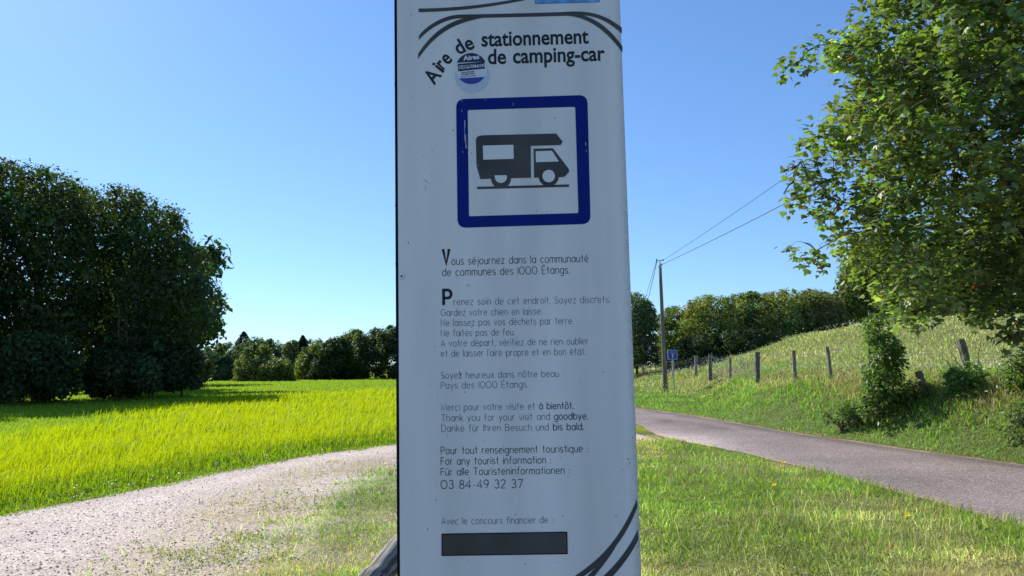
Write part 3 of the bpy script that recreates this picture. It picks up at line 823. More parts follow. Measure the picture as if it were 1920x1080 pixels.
# --- lower cover plate, logo plate, sticker -----------------------------
A_ = Matrix((SW_AX, S_N, S_UP)).transposed()
c0 = sg(828, 1001); c1 = sg(1064, 1041.5)
shape('cover_plate', rrect([(828.5, 1001), (1063, 997.3), (1064, 1038.3), (828.5, 1041.8)], 2, 3), .0007, M['backing'])
ring(grow([(828.5, 1001), (1063, 997.3), (1064, 1038.3), (828.5, 1041.8)], .7), 2, grow([(828.5, 1001), (1063, 997.3), (1064, 1038.3), (828.5, 1041.8)], -1.3), 2, .0009, M['frame'], 'plate_edge')
u0, v0 = sg(1003.5, 6.0); u1, _ = sg(1123.5, 3)
shape('logo_plate', rrect([(1003, -60), (1122.5, -64), (1123.5, 3.4), (1003.8, 6.8)], 2, 3), .0009, M['logo_blue'])
ring(grow([(1003, -60), (1122.5, -64), (1123.5, 3.4), (1003.8, 6.8)], .8), 2, [(1003, -60), (1122.5, -64), (1123.5, 3.4), (1003.8, 6.8)], 2, .001, plain('plate_edge_blue', (.03, .08, .3), .5), 'logo_plate_edge')

def sticker():
    t = empty('round_sticker', sp(*sg(885, 137), .001), 'round navy and white INSPECTED sticker stuck over the title of the panel', 'sticker')
    def sh(name, pts, h, mat, lab=None):
        o = sheet2(name, [sg(*q) for q in pts], h, mat, t)
        return o
    z = lambda pts: [(840 + x / 12.0, 90 + y / 12.0) for x, y in pts]
    sh('backing_film', z(arcp(545, 625, 382, 0, 352, 44)), .0010, M['label_pale'])
    def disc(a0, a1, h, mat, name):
        pts = z(arcp(525, 468, 352, a0, a1, 30))
        sh(name, pts, h, mat)
    disc(0, 352, .0012, M['label_white'], 'label_disc')
    sh('navy_cap', z(arcp(525, 468, 350, 202, 333, 26)), .0014, M['label_navy'])
    sh('blue_cap', z(arcp(525, 468, 350, 32, 141, 24)), .0014, M['label_blue'])
    sh('stamp_band', z([(215, 365), (825, 308), (835, 468), (230, 530)]), .0014, M['label_navy'])
    sh('stamp_band', z([(232, 405), (825, 352), (832, 425), (240, 480)]), .0016, M['label_white'])
    q = lambda x, y: (840 + x / 12.0, 90 + y / 12.0)
    def tx(s, x0, y0, x1, y1, cap, mat, off=.03):
        put_text(s, *q(x0, y0), *q(x1, y1), cap / 12.0, mat, off=off, h=.0018, parent=t)
    tx('Aires', 345, 288, 710, 246, 105, M['label_white'], .04)
    tx('INSPECTED', 245, 472, 828, 414, 66, M['label_navy'], .03)
    tx('France Sweden', 300, 570, 595, 546, 32, M['label_navy'])
    tx('Portugal Spain', 300, 612, 600, 588, 32, M['label_navy'])
    tx('GPS POI, Photos, Symbols', 285, 662, 640, 632, 24, M['label_navy'])
    ring_ = None
sticker()

# scratches and flecks of dirt on the panel
def flecks():
    rs = random.Random(5); mb = MB()
    spots = [(771, 28, 5, 1.3), (766, 455, 7, 1.6), (878, 535, 9, 1.5), (863, 701, 14, 2.0), (799, 340, 16, .9), (798, 352, 10, .8), (754, 420, 3, 1), (800, 480, 3, 1.2), (765, 640, 3, .8),
             (905, 62, 3, .7), (1131, 697, 4, 1.4), (1178, 861, 5, 2), (1180, 868, 4, 1.5), (818, 937, 6, 1.3), (802, 992, 8, 1.1), (1155, 967, 5, 1.3), (1055, 967, 4, 1.6), (1010, 232, 4, .8), (1006, 396, 5, .9), (870, 305, 3, 1), (810, 330, 3, 1.4)]
    for i in range(150):
        spots.append((rs.uniform(757, 1175), rs.uniform(0, 1080), rs.uniform(.8, 3.2) if rs.random() < .85 else rs.uniform(3, 6), rs.uniform(.5, 1.2)))
    for i in range(90):                                # more along the right edge
        y = rs.uniform(350, 1080); spots.append((RE(y) - abs(rs.gauss(0, 5)) - 1.2, y, rs.uniform(.8, 3), rs.uniform(.6, 1.4)))
    for x, y, l, w in spots:
        a = R(90 + rs.gauss(0, 22)); dx, dy = math.cos(a) * l / 2, math.sin(a) * l / 2; nx, ny = -math.sin(a) * w / 2, math.cos(a) * w / 2
        b = rs.uniform(-.6, .6)
        pts = [(x - dx, y - dy), (x + nx + b, y + ny), (x + dx, y + dy), (x - nx + b, y - ny)]
        mb.add([sp(*sg(*p), .0011) for p in pts], [(0, 1, 2, 3)])
    o = mb.build('dirt_fleck', plain('dirt_flecks', (.06, .06, .06), .9), totem, kind='stuff')
flecks()
def scratches():
    rs = random.Random(9); mb = MB()
    for x, y, l, w in [(871, 245, 40, .9), (873, 262, 20, 1.4), (872, 232, 14, .8), (874, 275, 8, 2.2), (866, 208, 6, .8), (1098, 270, 8, 1.2), (1099, 283, 5, .8), (910, 188, 4, .8), (962, 196, 8, .6), (896, 310, 5, 1), (866, 190, 5, .7), (868, 285, 4, 1)]:
        mb.add([sp(*sg(*p), .0013) for p in ((x - w / 2, y - l / 2), (x + w / 2, y - l / 2 + 1), (x + w / 2 + .4, y + l / 2), (x - w / 2 + .3, y + l / 2 - 1))], [(0, 1, 2, 3)])
    mb.build('scratch', plain('scratched_paint', (.4, .45, .6), .7), totem, kind='stuff')
scratches()

# ------------------------------------------------------------------ vegetation tools
def pt_in_outline_dist(px, py, poly):
    P = list(poly) + [poly[0]]
    return np.abs(pdist(px, py, P))

def crown_lobes(poly, depth, thick, n, rmin, rmax, seed):
    """lobe centres inside an outline measured on the photograph, spread through a real depth"""
    rs = np.random.RandomState(seed); s = depth / F_PX; poly = np.array(poly, float)
    lo, hi = poly.min(0), poly.max(0); out = []
    cx = rs.uniform(lo[0], hi[0], 60000); cy = rs.uniform(lo[1], hi[1], 60000)
    k = inpoly(cx, cy, poly); cx, cy = cx[k], cy[k]
    d = pt_in_outline_dist(cx, cy, poly) * s
    k = d > rmin * .95; cx, cy, d = cx[k], cy[k], d[k]
    dm = max(d.max(), 1e-3)
    for i in range(len(cx)):
        r = min(d[i], rmax) * rs.uniform(.85, 1.0)
        z = depth + rs.uniform(-1, 1) * thick * math.sqrt(max(0, 1 - (1 - d[i] / dm) ** 2))
        p = at(cx[i], cy[i], z)
        f = z / depth
        if all((p - q).length > .45 * (r + qr) for q, qr in out):
            out.append((p, r * f))
        if len(out) >= n: break
    return out

LEAF_QUAD = np.array([(-.5, 0, 0), (0, -.32, .06), (.5, 0, 0), (0, .32, .06)])
def scatter_leaves(C, Rd, n, size, rs, shell=.75, up_bias=.35, squash=1.0, droop=.0):
    # lobes read as leafy masses: a ragged rim with some sprigs standing out
    """n leaf quads over lobes: returns V (n,4,3) plus the centre of each"""
    C = np.array([tuple(c) for c in C]); Rd = np.array(Rd)
    w = Rd ** 2; idx = rs.choice(len(C), n, p=w / w.sum())
    d = rs.randn(n, 3); d /= np.linalg.norm(d, axis=1)[:, None]
    rr = Rd[idx] * (shell + (1.06 - shell) * rs.rand(n)) * (1 + .06 * rs.randn(n))
    if shell < .5: rr = rr * .84
    spr = rs.rand(n) < (.07 if shell > .5 else 0); rr = np.where(spr, rr * (1 + .28 * rs.rand(n)), rr)
    P = C[idx] + d * rr[:, None] * np.array((1, 1, squash))
    nrm = d * .7 + rs.randn(n, 3) * .55 + np.array((0, 0, up_bias)); nrm /= np.linalg.norm(nrm, axis=1)[:, None]
    a = rs.randn(n, 3); a -= (a * nrm).sum(1)[:, None] * nrm; a /= np.linalg.norm(a, axis=1)[:, None]
    b = np.cross(nrm, a)
    s = size * rs.uniform(.6, 1.35, n)
    L = LEAF_QUAD
    V = P[:, None] + (L[None, :, 0, None] * a[:, None] + L[None, :, 1, None] * b[:, None] + L[None, :, 2, None] * nrm[:, None]) * s[:, None, None]
    return V, P, idx, s, nrm, a, b

def leaf_cols(n, rs, base, var=.25, warm=.15, idx=None, lobes=None):
    c = np.array(base)[None] * np.exp(rs.randn(n, 1) * var)
    hue = rs.randn(n) * warm
    if idx is not None:
        lv = rs.randn(lobes) ; c *= np.exp(lv[idx] * var * .7)[:, None]; hue = hue + rs.randn(lobes)[idx] * warm * .8
    c[:, 0] *= np.exp(hue); c[:, 2] *= np.exp(-hue * .6)
    return np.clip(c, .004, .6)

def foliage_mesh(name, C, Rd, specs, base, seed, parent, mat=None, up_bias=.35, cam_cull=None, floor=False):
    rs = np.random.RandomState(seed); VV, CC = [], []
    for n, size, shell in specs:
        V, P, idx, s, *_ = scatter_leaves(C, Rd, n, size, rs, shell, up_bias)
        c = leaf_cols(n, rs, base, idx=idx, lobes=len(C))
        if floor:
            k = P[:, 2] > height(P[:, 0], P[:, 1]) + .02; V, c = V[k], c[k]
        VV.append(V); CC.append(c)
    V = np.concatenate(VV); c = np.concatenate(CC); n = len(V)
    F = np.arange(n * 4).reshape(-1, 4)
    return mesh_np(name, V.reshape(-1, 3), F, mat or M['leaf'], parent, cols=np.repeat(c, 4, 0), kind='stuff')

def trunk_mesh(base, lobes, r, seed, parent, nb=10, mat=None, lean=.1, rb=None):
    rnd = random.Random(seed); mb = MB()
    b = Vector(base); cs = [l[0] for l in lobes]
    top = sum(cs, Vector()) / len(cs); zt = max(c.z for c in cs)
    apex = Vector((top.x, top.y, b.z + (zt - b.z) * .8))
    pts = []
    for i in range(9):
        t = i / 8; p = b.lerp(apex, t) + Vector((rnd.uniform(-1, 1), rnd.uniform(-1, 1), 0)) * lean * (1 if 0 < i else 0) * (apex - b).length * .06
        pts.append(p)
    pts[0] = b - Vector((0, 0, .25))
    mb.tube(pts, [r * (1.35 if i == 0 else 1) * (1 - .88 * i / 8) for i in range(9)], 9, rnd=rnd, wob=.06)
    for c, lr in sorted(lobes, key=lambda q: -q[1])[:nb]:
        t = min(.85, max(.2, (c.z - b.z) / (zt - b.z + .1) * .75)); k = min(7, int(t * 8)); p = pts[k].lerp(pts[k + 1], t * 8 - k)
        mid = p.lerp(c, .5) + Vector((rnd.uniform(-.1, .1), rnd.uniform(-.1, .1), .12)) * (c - p).length
        rr = r * (1 - .85 * t) * .5
        mb.tube([p, mid, c], [rr, rr * .6, rr * .2], 6)
    return mb.build('trunk', mat or M['bark'], parent, smooth=True)

def tree(name, label, cat, poly, depth, thick, nl, rmin, rmax, specs, base_col, seed, base=None, r=.25, group=None, nb=8, up_bias=.35):
    lobes = crown_lobes(poly, depth, thick, nl, rmin, rmax, seed)
    if base is None:
        xs = [q[0] for q in poly]; ys = [q[1] for q in poly]
        p = at((min(xs) + max(xs)) / 2, max(ys), depth); base = (p.x, p.y, hz(p.x, p.y))
    t = empty(name, base, label, cat, group)
    trunk_mesh(base, lobes, r, seed, t, nb)
    foliage_mesh('crown', [l[0] for l in lobes], [l[1] for l in lobes], specs, base_col, seed + 1, t, up_bias=up_bias, floor=True)
    return t, lobes

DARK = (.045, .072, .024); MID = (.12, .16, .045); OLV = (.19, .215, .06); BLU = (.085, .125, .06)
GL = 'big broadleaf trees shading the left edge of the field'
def gbase(px, d): p = at(px, 740, d); return (p.x, p.y, hz(p.x, p.y))
SP1 = [(11000, .36, .30), (32000, .155, .72)]
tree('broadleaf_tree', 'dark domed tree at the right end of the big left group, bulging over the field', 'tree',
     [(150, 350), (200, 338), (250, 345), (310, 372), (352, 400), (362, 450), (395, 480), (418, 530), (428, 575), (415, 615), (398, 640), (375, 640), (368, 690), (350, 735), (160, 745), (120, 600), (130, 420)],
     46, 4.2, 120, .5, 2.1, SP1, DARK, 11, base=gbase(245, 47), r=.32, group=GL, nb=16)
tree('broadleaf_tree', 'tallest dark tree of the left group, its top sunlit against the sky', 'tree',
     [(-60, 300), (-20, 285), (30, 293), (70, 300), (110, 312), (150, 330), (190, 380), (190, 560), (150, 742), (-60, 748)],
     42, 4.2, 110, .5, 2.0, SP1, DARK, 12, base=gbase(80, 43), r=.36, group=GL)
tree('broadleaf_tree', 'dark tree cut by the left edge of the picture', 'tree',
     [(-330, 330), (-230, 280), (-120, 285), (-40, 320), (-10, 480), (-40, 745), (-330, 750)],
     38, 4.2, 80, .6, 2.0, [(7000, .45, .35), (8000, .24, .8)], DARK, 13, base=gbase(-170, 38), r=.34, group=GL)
GU = 'leafy bushes under the big left trees'
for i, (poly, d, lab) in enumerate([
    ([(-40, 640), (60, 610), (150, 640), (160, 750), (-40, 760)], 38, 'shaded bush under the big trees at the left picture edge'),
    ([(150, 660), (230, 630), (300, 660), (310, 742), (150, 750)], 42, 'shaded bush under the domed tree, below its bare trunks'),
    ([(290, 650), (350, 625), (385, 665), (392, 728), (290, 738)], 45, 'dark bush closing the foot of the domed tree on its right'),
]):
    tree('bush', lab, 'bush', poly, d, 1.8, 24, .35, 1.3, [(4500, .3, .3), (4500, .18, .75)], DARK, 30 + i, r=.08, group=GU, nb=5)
# hidden trees added behind the big group to cast shadow across the far field
for i, (x, y, h) in enumerate([(-29.5, 58, 13), (-33, 68, 12.5), (-36.5, 79, 11)]):
    rnd = random.Random(60 + i); lobes = [(Vector((x + rnd.gauss(0, 2.4), y + rnd.gauss(0, 2.4), rnd.uniform(1.5, h - 2))), rnd.uniform(1.5, 2.3)) for _ in range(26)]
    t = empty('broadleaf_tree', (x, y, hz(x, y)), ['tree hidden just behind the big left group', 'tree further back behind the big left group', 'last tree of the row behind the big left group'][i], 'tree', GL)
    trunk_mesh((x, y, hz(x, y)), lobes, .3, i, t, 6)
    foliage_mesh('crown', [l[0] for l in lobes], [l[1] for l in lobes], [(6000, .65, .3)], DARK, 70 + i, t)

# bare trunks seen under the domed tree
def bare_trunks():
    rnd = random.Random(4)
    t = empty('sapling_clump', gbase(243, 41.5), 'cluster of pale bare trunks in the shade under the domed tree', 'tree')
    for i, (xb, xt, yt) in enumerate([(228, 222, 575), (240, 238, 560), (250, 256, 560), (246, 249, 590)]):
        a = at(xb, 735, 42.6 + i * .3); a.z = -.1; c = at(xt, yt, 42.2 + i * .3)
        pts = [a.lerp(c, k / 6) + Vector((rnd.uniform(-.06, .06), 0, 0)) for k in range(7)]
        mb = MB(); mb.tube(pts, [.10 - .055 * k / 6 for k in range(7)], 8)
        mb.build('stem', plain('pale_trunk_bark', (.13, .105, .08), .9, var=((8, 8, 3), .4)), t, smooth=True)
bare_trunks()

# copse beyond the field
GF = 'trees of the copse beyond the field'
OLG = (.14, .165, .055)
COPSE = [
    ('round bluish tree beside the big domed tree, in the copse beyond the field', [(365, 690), (372, 655), (400, 642), (430, 642), (455, 660), (460, 714), (365, 720)], 112, BLU),
    ('wide dark tree behind the olive bush of the copse', [(440, 640), (475, 628), (520, 636), (545, 645), (560, 700), (440, 705)], 124, BLU),
    ('rounded olive bush at the near edge of the copse, left of centre', [(434, 716), (438, 682), (455, 654), (482, 640), (512, 650), (518, 716)], 100, OLG),
    ('grey green low tree between the olive bush and the middle of the copse', [(478, 716), (485, 680), (510, 668), (545, 675), (560, 714)], 98, MID),
    ('slender pale tree rising at the middle of the copse', [(530, 700), (528, 650), (545, 632), (560, 640), (562, 700)], 120, BLU),
    ('light green round tree in the middle of the copse', [(545, 712), (550, 680), (570, 645), (600, 636), (618, 655), (610, 710)], 108, OLG),
    ('broad dark tree right of the middle of the copse', [(570, 710), (590, 655), (625, 628), (655, 636), (662, 706)], 104, DARK),
    ('tall dark tree next to the panel, left of the last one', [(625, 705), (628, 640), (650, 614), (680, 618), (690, 703)], 106, MID),
    ('tallest tree of the copse touching the edge of the panel', [(660, 703), (658, 635), (675, 618), (705, 612), (745, 608), (790, 615), (800, 702)], 102, DARK),
    ('dark back tree filling the gap above the olive bush', [(372, 700), (385, 650), (420, 640), (470, 634), (520, 642), (570, 634), (620, 630), (660, 622), (720, 612), (760, 612), (760, 700)], 135, BLU),
    ('dark copse tree hidden behind the panel, left of its middle', [(790, 703), (800, 620), (850, 605), (920, 612), (925, 702)], 104, DARK),
    ('rounded copse tree hidden behind the middle of the panel', [(905, 702), (910, 625), (960, 612), (1030, 622), (1035, 700)], 108, MID),
    ('copse tree hidden behind the right half of the panel', [(1020, 700), (1030, 618), (1090, 600), (1150, 610), (1165, 698)], 98, DARK),
]
for i, (lab, poly, d, c) in enumerate(COPSE):
    poly = [(a_, b_ + (12 if b_ > 696 else 0)) for a_, b_ in poly]
    big = (max(q[0] for q in poly) - min(q[0] for q in poly)) > 90
    tree('copse_tree', lab, 'tree', poly, d, 2.6, 70 if big else 44, .3, 1.15, [(2600 if not big else 5000, .5, .3), (5500 if not big else 11000, .25, .72)], c, 100 + i, r=.16, group=GF, nb=4)
def conifer(label, px, ytop, ybot, d, w, seed):
    rs = np.random.RandomState(seed)
    top = at(px, ytop, d); bot = at(px, ybot, d); b = (top.x, top.y, hz(top.x, top.y))
    t = empty('conifer_tree', b, label, 'tree', 'pointed conifers behind the copse')
    H = top.z - b[2]; n = 3600
    q = rs.rand(n) ** .7; z = top.z - q * H * .8; rad = w * q ** .75 * (.3 + .8 * rs.rand(n) ** 1.2) ; a = rs.rand(n) * 6.28
    P = np.stack([b[0] + rad * np.cos(a), b[1] + rad * np.sin(a), z - rad * .3], 1)
    d_ = np.stack([np.cos(a), np.sin(a), -.35 + .2 * rs.randn(n)], 1); d_ /= np.linalg.norm(d_, axis=1)[:, None]
    s = np.cross(d_, rs.randn(n, 3)); s /= np.linalg.norm(s, axis=1)[:, None]
    L = .55
    V = np.stack([P - d_ * L * .3, P + s * .12, P + d_ * L * .5, P - s * .12], 1)
    mesh_np('crown', V.reshape(-1, 3), np.arange(n * 4).reshape(-1, 4), M['leaf'], t, cols=np.repeat(leaf_cols(n, rs, (.03, .05, .028)), 4, 0), kind='stuff')
    mb = MB(); mb.tube([Vector(b), top], [.2, .02], 6); mb.build('trunk', M['bark'], t)
conifer('pointed dark conifer standing above the left part of the copse', 457, 621, 700, 130, 3.6, 1)
conifer('small pointed conifer tip above the middle of the copse', 568, 628, 700, 135, 2.6, 2)

# hedge trees right of the panel, behind the meadow
GH = 'thicket trees behind the flowering meadow'
HEDGE = [
    ('dark tree glimpsed between the panel and the utility pole', [(1150, 560), (1180, 543), (1205, 548), (1232, 575), (1238, 690), (1150, 700)], 55, BLU),
    ('dark tree immediately right of the utility pole', [(1222, 690), (1226, 592), (1250, 574), (1285, 566), (1330, 580), (1340, 685), (1300, 690)], 58, MID),
    ('yellowish green tree of the thicket, left of its middle', [(1262, 690), (1268, 590), (1290, 562), (1320, 550), (1355, 553), (1400, 560), (1405, 640), (1370, 680)], 55, OLV),
    ('round leafy tree at the middle of the thicket', [(1340, 680), (1345, 565), (1370, 550), (1410, 545), (1455, 548), (1470, 640), (1400, 670)], 57, MID),
    ('olive tree with twiggy top right of the middle of the thicket', [(1410, 660), (1415, 560), (1445, 543), (1480, 538), (1530, 548), (1535, 630)], 56, OLV),
    ('pale twiggy tree at the right end of the thicket', [(1480, 645), (1482, 555), (1515, 539), (1550, 545), (1585, 560), (1595, 615)], 57, (.17, .17, .06)),
    ('low dark shrub mass under the middle thicket trees', [(1240, 700), (1260, 640), (1340, 620), (1440, 615), (1480, 640), (1400, 680), (1300, 700)], 52, DARK),
]
for i, (lab, poly, d, c) in enumerate(HEDGE):
    tree('thicket_tree', lab, 'tree', poly, d, 2.2, 95, .2, .85, [(4000, .28, .3), (13000, .13, .70)], c, 200 + i, r=.1, group=GH, nb=9)
GR = 'tall trees behind the crest of the meadow'
for i, (lab, poly, d, c, n) in enumerate([
    ('tall grey green tree rising behind the crest between thicket and maple', [(1560, 610), (1562, 540), (1575, 490), (1600, 450), (1660, 430), (1720, 440), (1730, 610)], 60, MID, 14000),
    ('tall dark tree behind the crest under the middle of the maple', [(1690, 612), (1690, 480), (1740, 430), (1800, 430), (1830, 480), (1830, 608)], 62, DARK, 10000),
    ('tall dark tree behind the crest at the right picture edge', [(1800, 608), (1810, 470), (1860, 420), (1940, 420), (1990, 480), (1990, 606)], 60, DARK, 10000),
    ('yellow green bush on the crest right of the leafy post', [(1700, 600), (1705, 565), (1740, 545), (1790, 550), (1800, 602)], 55, OLV, 6000),
]):
    tree('crest_tree', lab, 'tree', poly, d, 3.0, 60, .4, 1.8, [(4000, .5, .3), (n, .22, .75)], c, 240 + i, r=.25, group=GR, nb=8)

# ------------------------------------------------------------------ the maple
def maple_leaf():
    o = [(0, -.02), (.10, -.05), (.34, -.10), (.26, .08), (.50, .22), (.30, .30), (.32, .46), (.12, .42), (0, .78), (-.12, .42), (-.32, .46), (-.30, .30), (-.50, .22), (-.26, .08), (-.34, -.10), (-.10, -.05)]
    V = [(x, y - .05, -.35 * (x * x) - .18 * y * y) for x, y in o] + [(0, .18, .03)]
    n = len(o); F = [(i, (i + 1) % n, n) for i in range(n)]
    return np.array(V), np.array(F)
ML_V, ML_F = maple_leaf()
ML_SV = np.array([(0, -.05, 0), (.36, -.05, -.05), (.46, .26, -.1), (.2, .4, -.05), (0, .75, -.12), (-.2, .4, -.05), (-.46, .26, -.1), (-.36, -.05, -.05)])
ML_SF4 = np.array([(0, 1, 2, 3), (0, 3, 4, 5), (0, 5, 6, 7)])

def oriented(P, nrm, tip, s, LV):
    a = np.cross(tip, nrm); a /= np.linalg.norm(a, axis=1)[:, None] + 1e-9
    return P[:, None] + (LV[None, :, 0, None] * a[:, None] + LV[None, :, 1, None] * tip[:, None] + LV[None, :, 2, None] * nrm[:, None]) * s[:, None, None]

def leafy_cluster_cloud(C, Rd, nt, per, size, rs, spread=.26):
    """twig ends through the lobes, leaves fanned round each twig"""
    C = np.array([tuple(c) for c in C]); Rd = np.array(Rd); w = Rd ** 2 + .012
    idx = rs.choice(len(C), nt, p=w / w.sum()); d = rs.randn(nt, 3); d /= np.linalg.norm(d, axis=1)[:, None]
    T = C[idx] + d * (Rd[idx] * (.25 + .8 * rs.rand(nt) ** .6))[:, None]
    n = nt * per; ti = np.repeat(np.arange(nt), per)
    out = d[ti] * .6 + rs.randn(n, 3) * .8; out[:, 2] -= .15; out /= np.linalg.norm(out, axis=1)[:, None]
    P = T[ti] + out * (spread * rs.rand(n) ** .7)[:, None]; P[:, 2] -= .05
    nrm = rs.randn(n, 3) * .42 + np.array((0, 0, 1.0)) + out * .35; nrm /= np.linalg.norm(nrm, axis=1)[:, None]
    tip = out + np.array((0, 0, -.55)); tip -= (tip * nrm).sum(1)[:, None] * nrm; tip /= np.linalg.norm(tip, axis=1)[:, None] + 1e-9
    s = size * rs.uniform(.55, 1.3, n)
    return T, idx, P, nrm, tip, s, ti

def maple():
    D = 12.0
    outline = [(1605, -160), (1598, 30), (1568, 68), (1545, 60), (1560, 110), (1550, 170), (1515, 195), (1525, 235), (1490, 262), (1478, 320), (1468, 365), (1482, 392), (1512, 400), (1500, 440), (1505, 470), (1545, 462), (1572, 440),
               (1585, 500), (1615, 545), (1645, 610), (1690, 600), (1740, 615), (1800, 605), (1850, 590), (1890, 630), (1960, 690), (2150, 620), (2350, 400), (2300, -160)]
    lobes = crown_lobes(outline, D, 2.3, 230, .16, .75, 77)
    extra = [at(1510, 92, 11.5), at(1495, 120, 11.6), at(1535, 85, 11.8), at(1470, 362, 11.3), at(1488, 340, 11.4), at(1508, 455, 11.2), at(1530, 470, 11.3), at(1640, 560, 11.5), at(1655, 540, 11.4), at(1910, 620, 10.5), at(1895, 640, 10.6)]
    lobes += [(p, .17) for p in extra]
    base = Vector((9.9, 12.6, hz(9.9, 12.6)))
    t = empty('maple_tree', base, 'large maple overhanging the right bank with drooping lobed leaves', 'tree')
    rs = np.random.RandomState(21)
    C = [l[0] for l in lobes]; Rd = [l[1] for l in lobes]
    T, idx, P, nrm, tip, s, ti = leafy_cluster_cloud(C, Rd, 3800, 15, .13, rs)
    # twigs sprout from lobe centres
    n = len(P)
    c = leaf_cols(n, rs, (.135, .165, .062), var=.36, warm=.10, idx=idx[ti], lobes=len(C))
    au = rs.rand(n) < .008; c[au] = np.array((.30, .12, .02)) * rs.uniform(.6, 1.1, (au.sum(), 1))
    # the nearest leaves that the picture shows at a size to pick out, each a part
    F_ = np.array(fwd); R_ = np.array(rt); U_ = np.array(up); Q = P - np.array((0, 0, EYE))
    z = Q @ F_; X = 960 + F_PX * (Q @ R_) / z; Y = 540 - F_PX * (Q @ U_) / z
    vis = (X > 0) & (X < 1905) & (Y > 8) & (Y < 700)
    facing = np.abs((nrm * Q).sum(1)) / np.linalg.norm(Q, axis=1)
    score = np.where(vis, s / z * (.35 + facing) * (1 + .8 * (z < np.quantile(z[vis], .12))), 0)
    pick = np.argsort(-score)[:300]
    rest = np.ones(n, bool); rest[pick] = False
    mb = MB()
    # trunk and limbs
    rnd = random.Random(3)
    fork = base + Vector((-.35, -.1, 2.0))
    pts = [base - Vector((0, 0, .3)), base + Vector((-.1, 0, .8)), fork]
    mb.tube(pts, [.30, .23, .2], 12, rnd=rnd, wob=.05)
    limbs = []
    for tgt, r0 in ((at(1890, 60, 12.4), .13), (at(1700, 120, 12.0), .11), (at(1640, 330, 11.6), .10), (at(1720, 430, 12.8), .08), (at(1850, 300, 11.2), .08), (at(2050, -60, 13), .14), (at(2150, 200, 12), .1), (at(1780, 520, 11.2), .06)):
        L = []
        for k in range(9):
            u = k / 8; p = fork.lerp(tgt, u); p.z += math.sin(u * math.pi) * .35 * (tgt - fork).length * .18
            p += Vector((rnd.gauss(0, .05), rnd.gauss(0, .05), rnd.gauss(0, .04))) * (1 if 0 < k else 0); L.append(p)
        mb.tube(L, [r0 * (1 - .75 * k / 8) for k in range(9)], 8, rnd=rnd, wob=.05); limbs += L[2:]
    mb.build('trunk', plain('maple_bark', (.16, .125, .10), .9, var=((9, 9, 3), .4), bump=.01), t, smooth=True)
    tw = MB()
    LA = np.array([tuple(l) for l in limbs])
    nodes = [Vector(l) for l in LA]
    for c_, r_ in sorted(lobes, key=lambda q: (q[0] - fork).length):
        a = min(nodes, key=lambda q: (q - c_).length + .25 * (q - fork).length); mid = a.lerp(c_, .5) + Vector((0, 0, .10 * (c_ - a).length))
        tw.tube([a, mid, c_], [.016, .012, .008], 4, cap=False); nodes += [c_, mid]
    for k in range(len(T)):
        a = Vector(tuple(C[idx[k]])); b = Vector(T[k]); tw.tube([a, a.lerp(b, .5) + Vector((0, 0, .03)), b], [.006, .004, .002], 3, cap=False)
    tw.build('twigs', M['twig'], t, kind='stuff')
    V = oriented(P[rest], nrm[rest], tip[rest], s[rest], ML_SV); m = len(V); kk = ML_SV.shape[0]
    F4 = (np.arange(m)[:, None, None] * kk + ML_SF4).reshape(-1, 4)
    mesh_np('foliage', V.reshape(-1, 3), F4, M['maple'], t, cols=np.repeat(c[rest], kk, 0), kind='stuff')
    # separate leaves share a few meshes
    data = []
    for q, bc in enumerate([(.13, .18, .06), (.16, .21, .07), (.10, .15, .05), (.22, .26, .13), (.15, .19, .065)]):
        me = bpy.data.meshes.new('leaf'); me.from_pydata([tuple(v) for v in ML_V], [], [tuple(int(i) for i in f) for f in ML_F]); me.materials.append(M['maple'])
        a = me.color_attributes.new('tint', 'FLOAT_COLOR', 'POINT'); a.data.foreach_set('color', np.tile(np.array((*bc, 1), np.float32), len(ML_V)))
        data.append(me)
    for i in pick:
        o = bpy.data.objects.new('leaf', data[int(rs.randint(5))]); col.objects.link(o); o.parent = t
        nn, tt = Vector(nrm[i]), Vector(tip[i]); aa = tt.cross(nn).normalized()
        mm = Matrix((aa, tt, nn)).transposed().to_4x4() @ Matrix.Scale(float(s[i]) * 1.05, 4)
        mm.translation = Vector(P[i]) - t.location
        o.matrix_local = mm
maple()

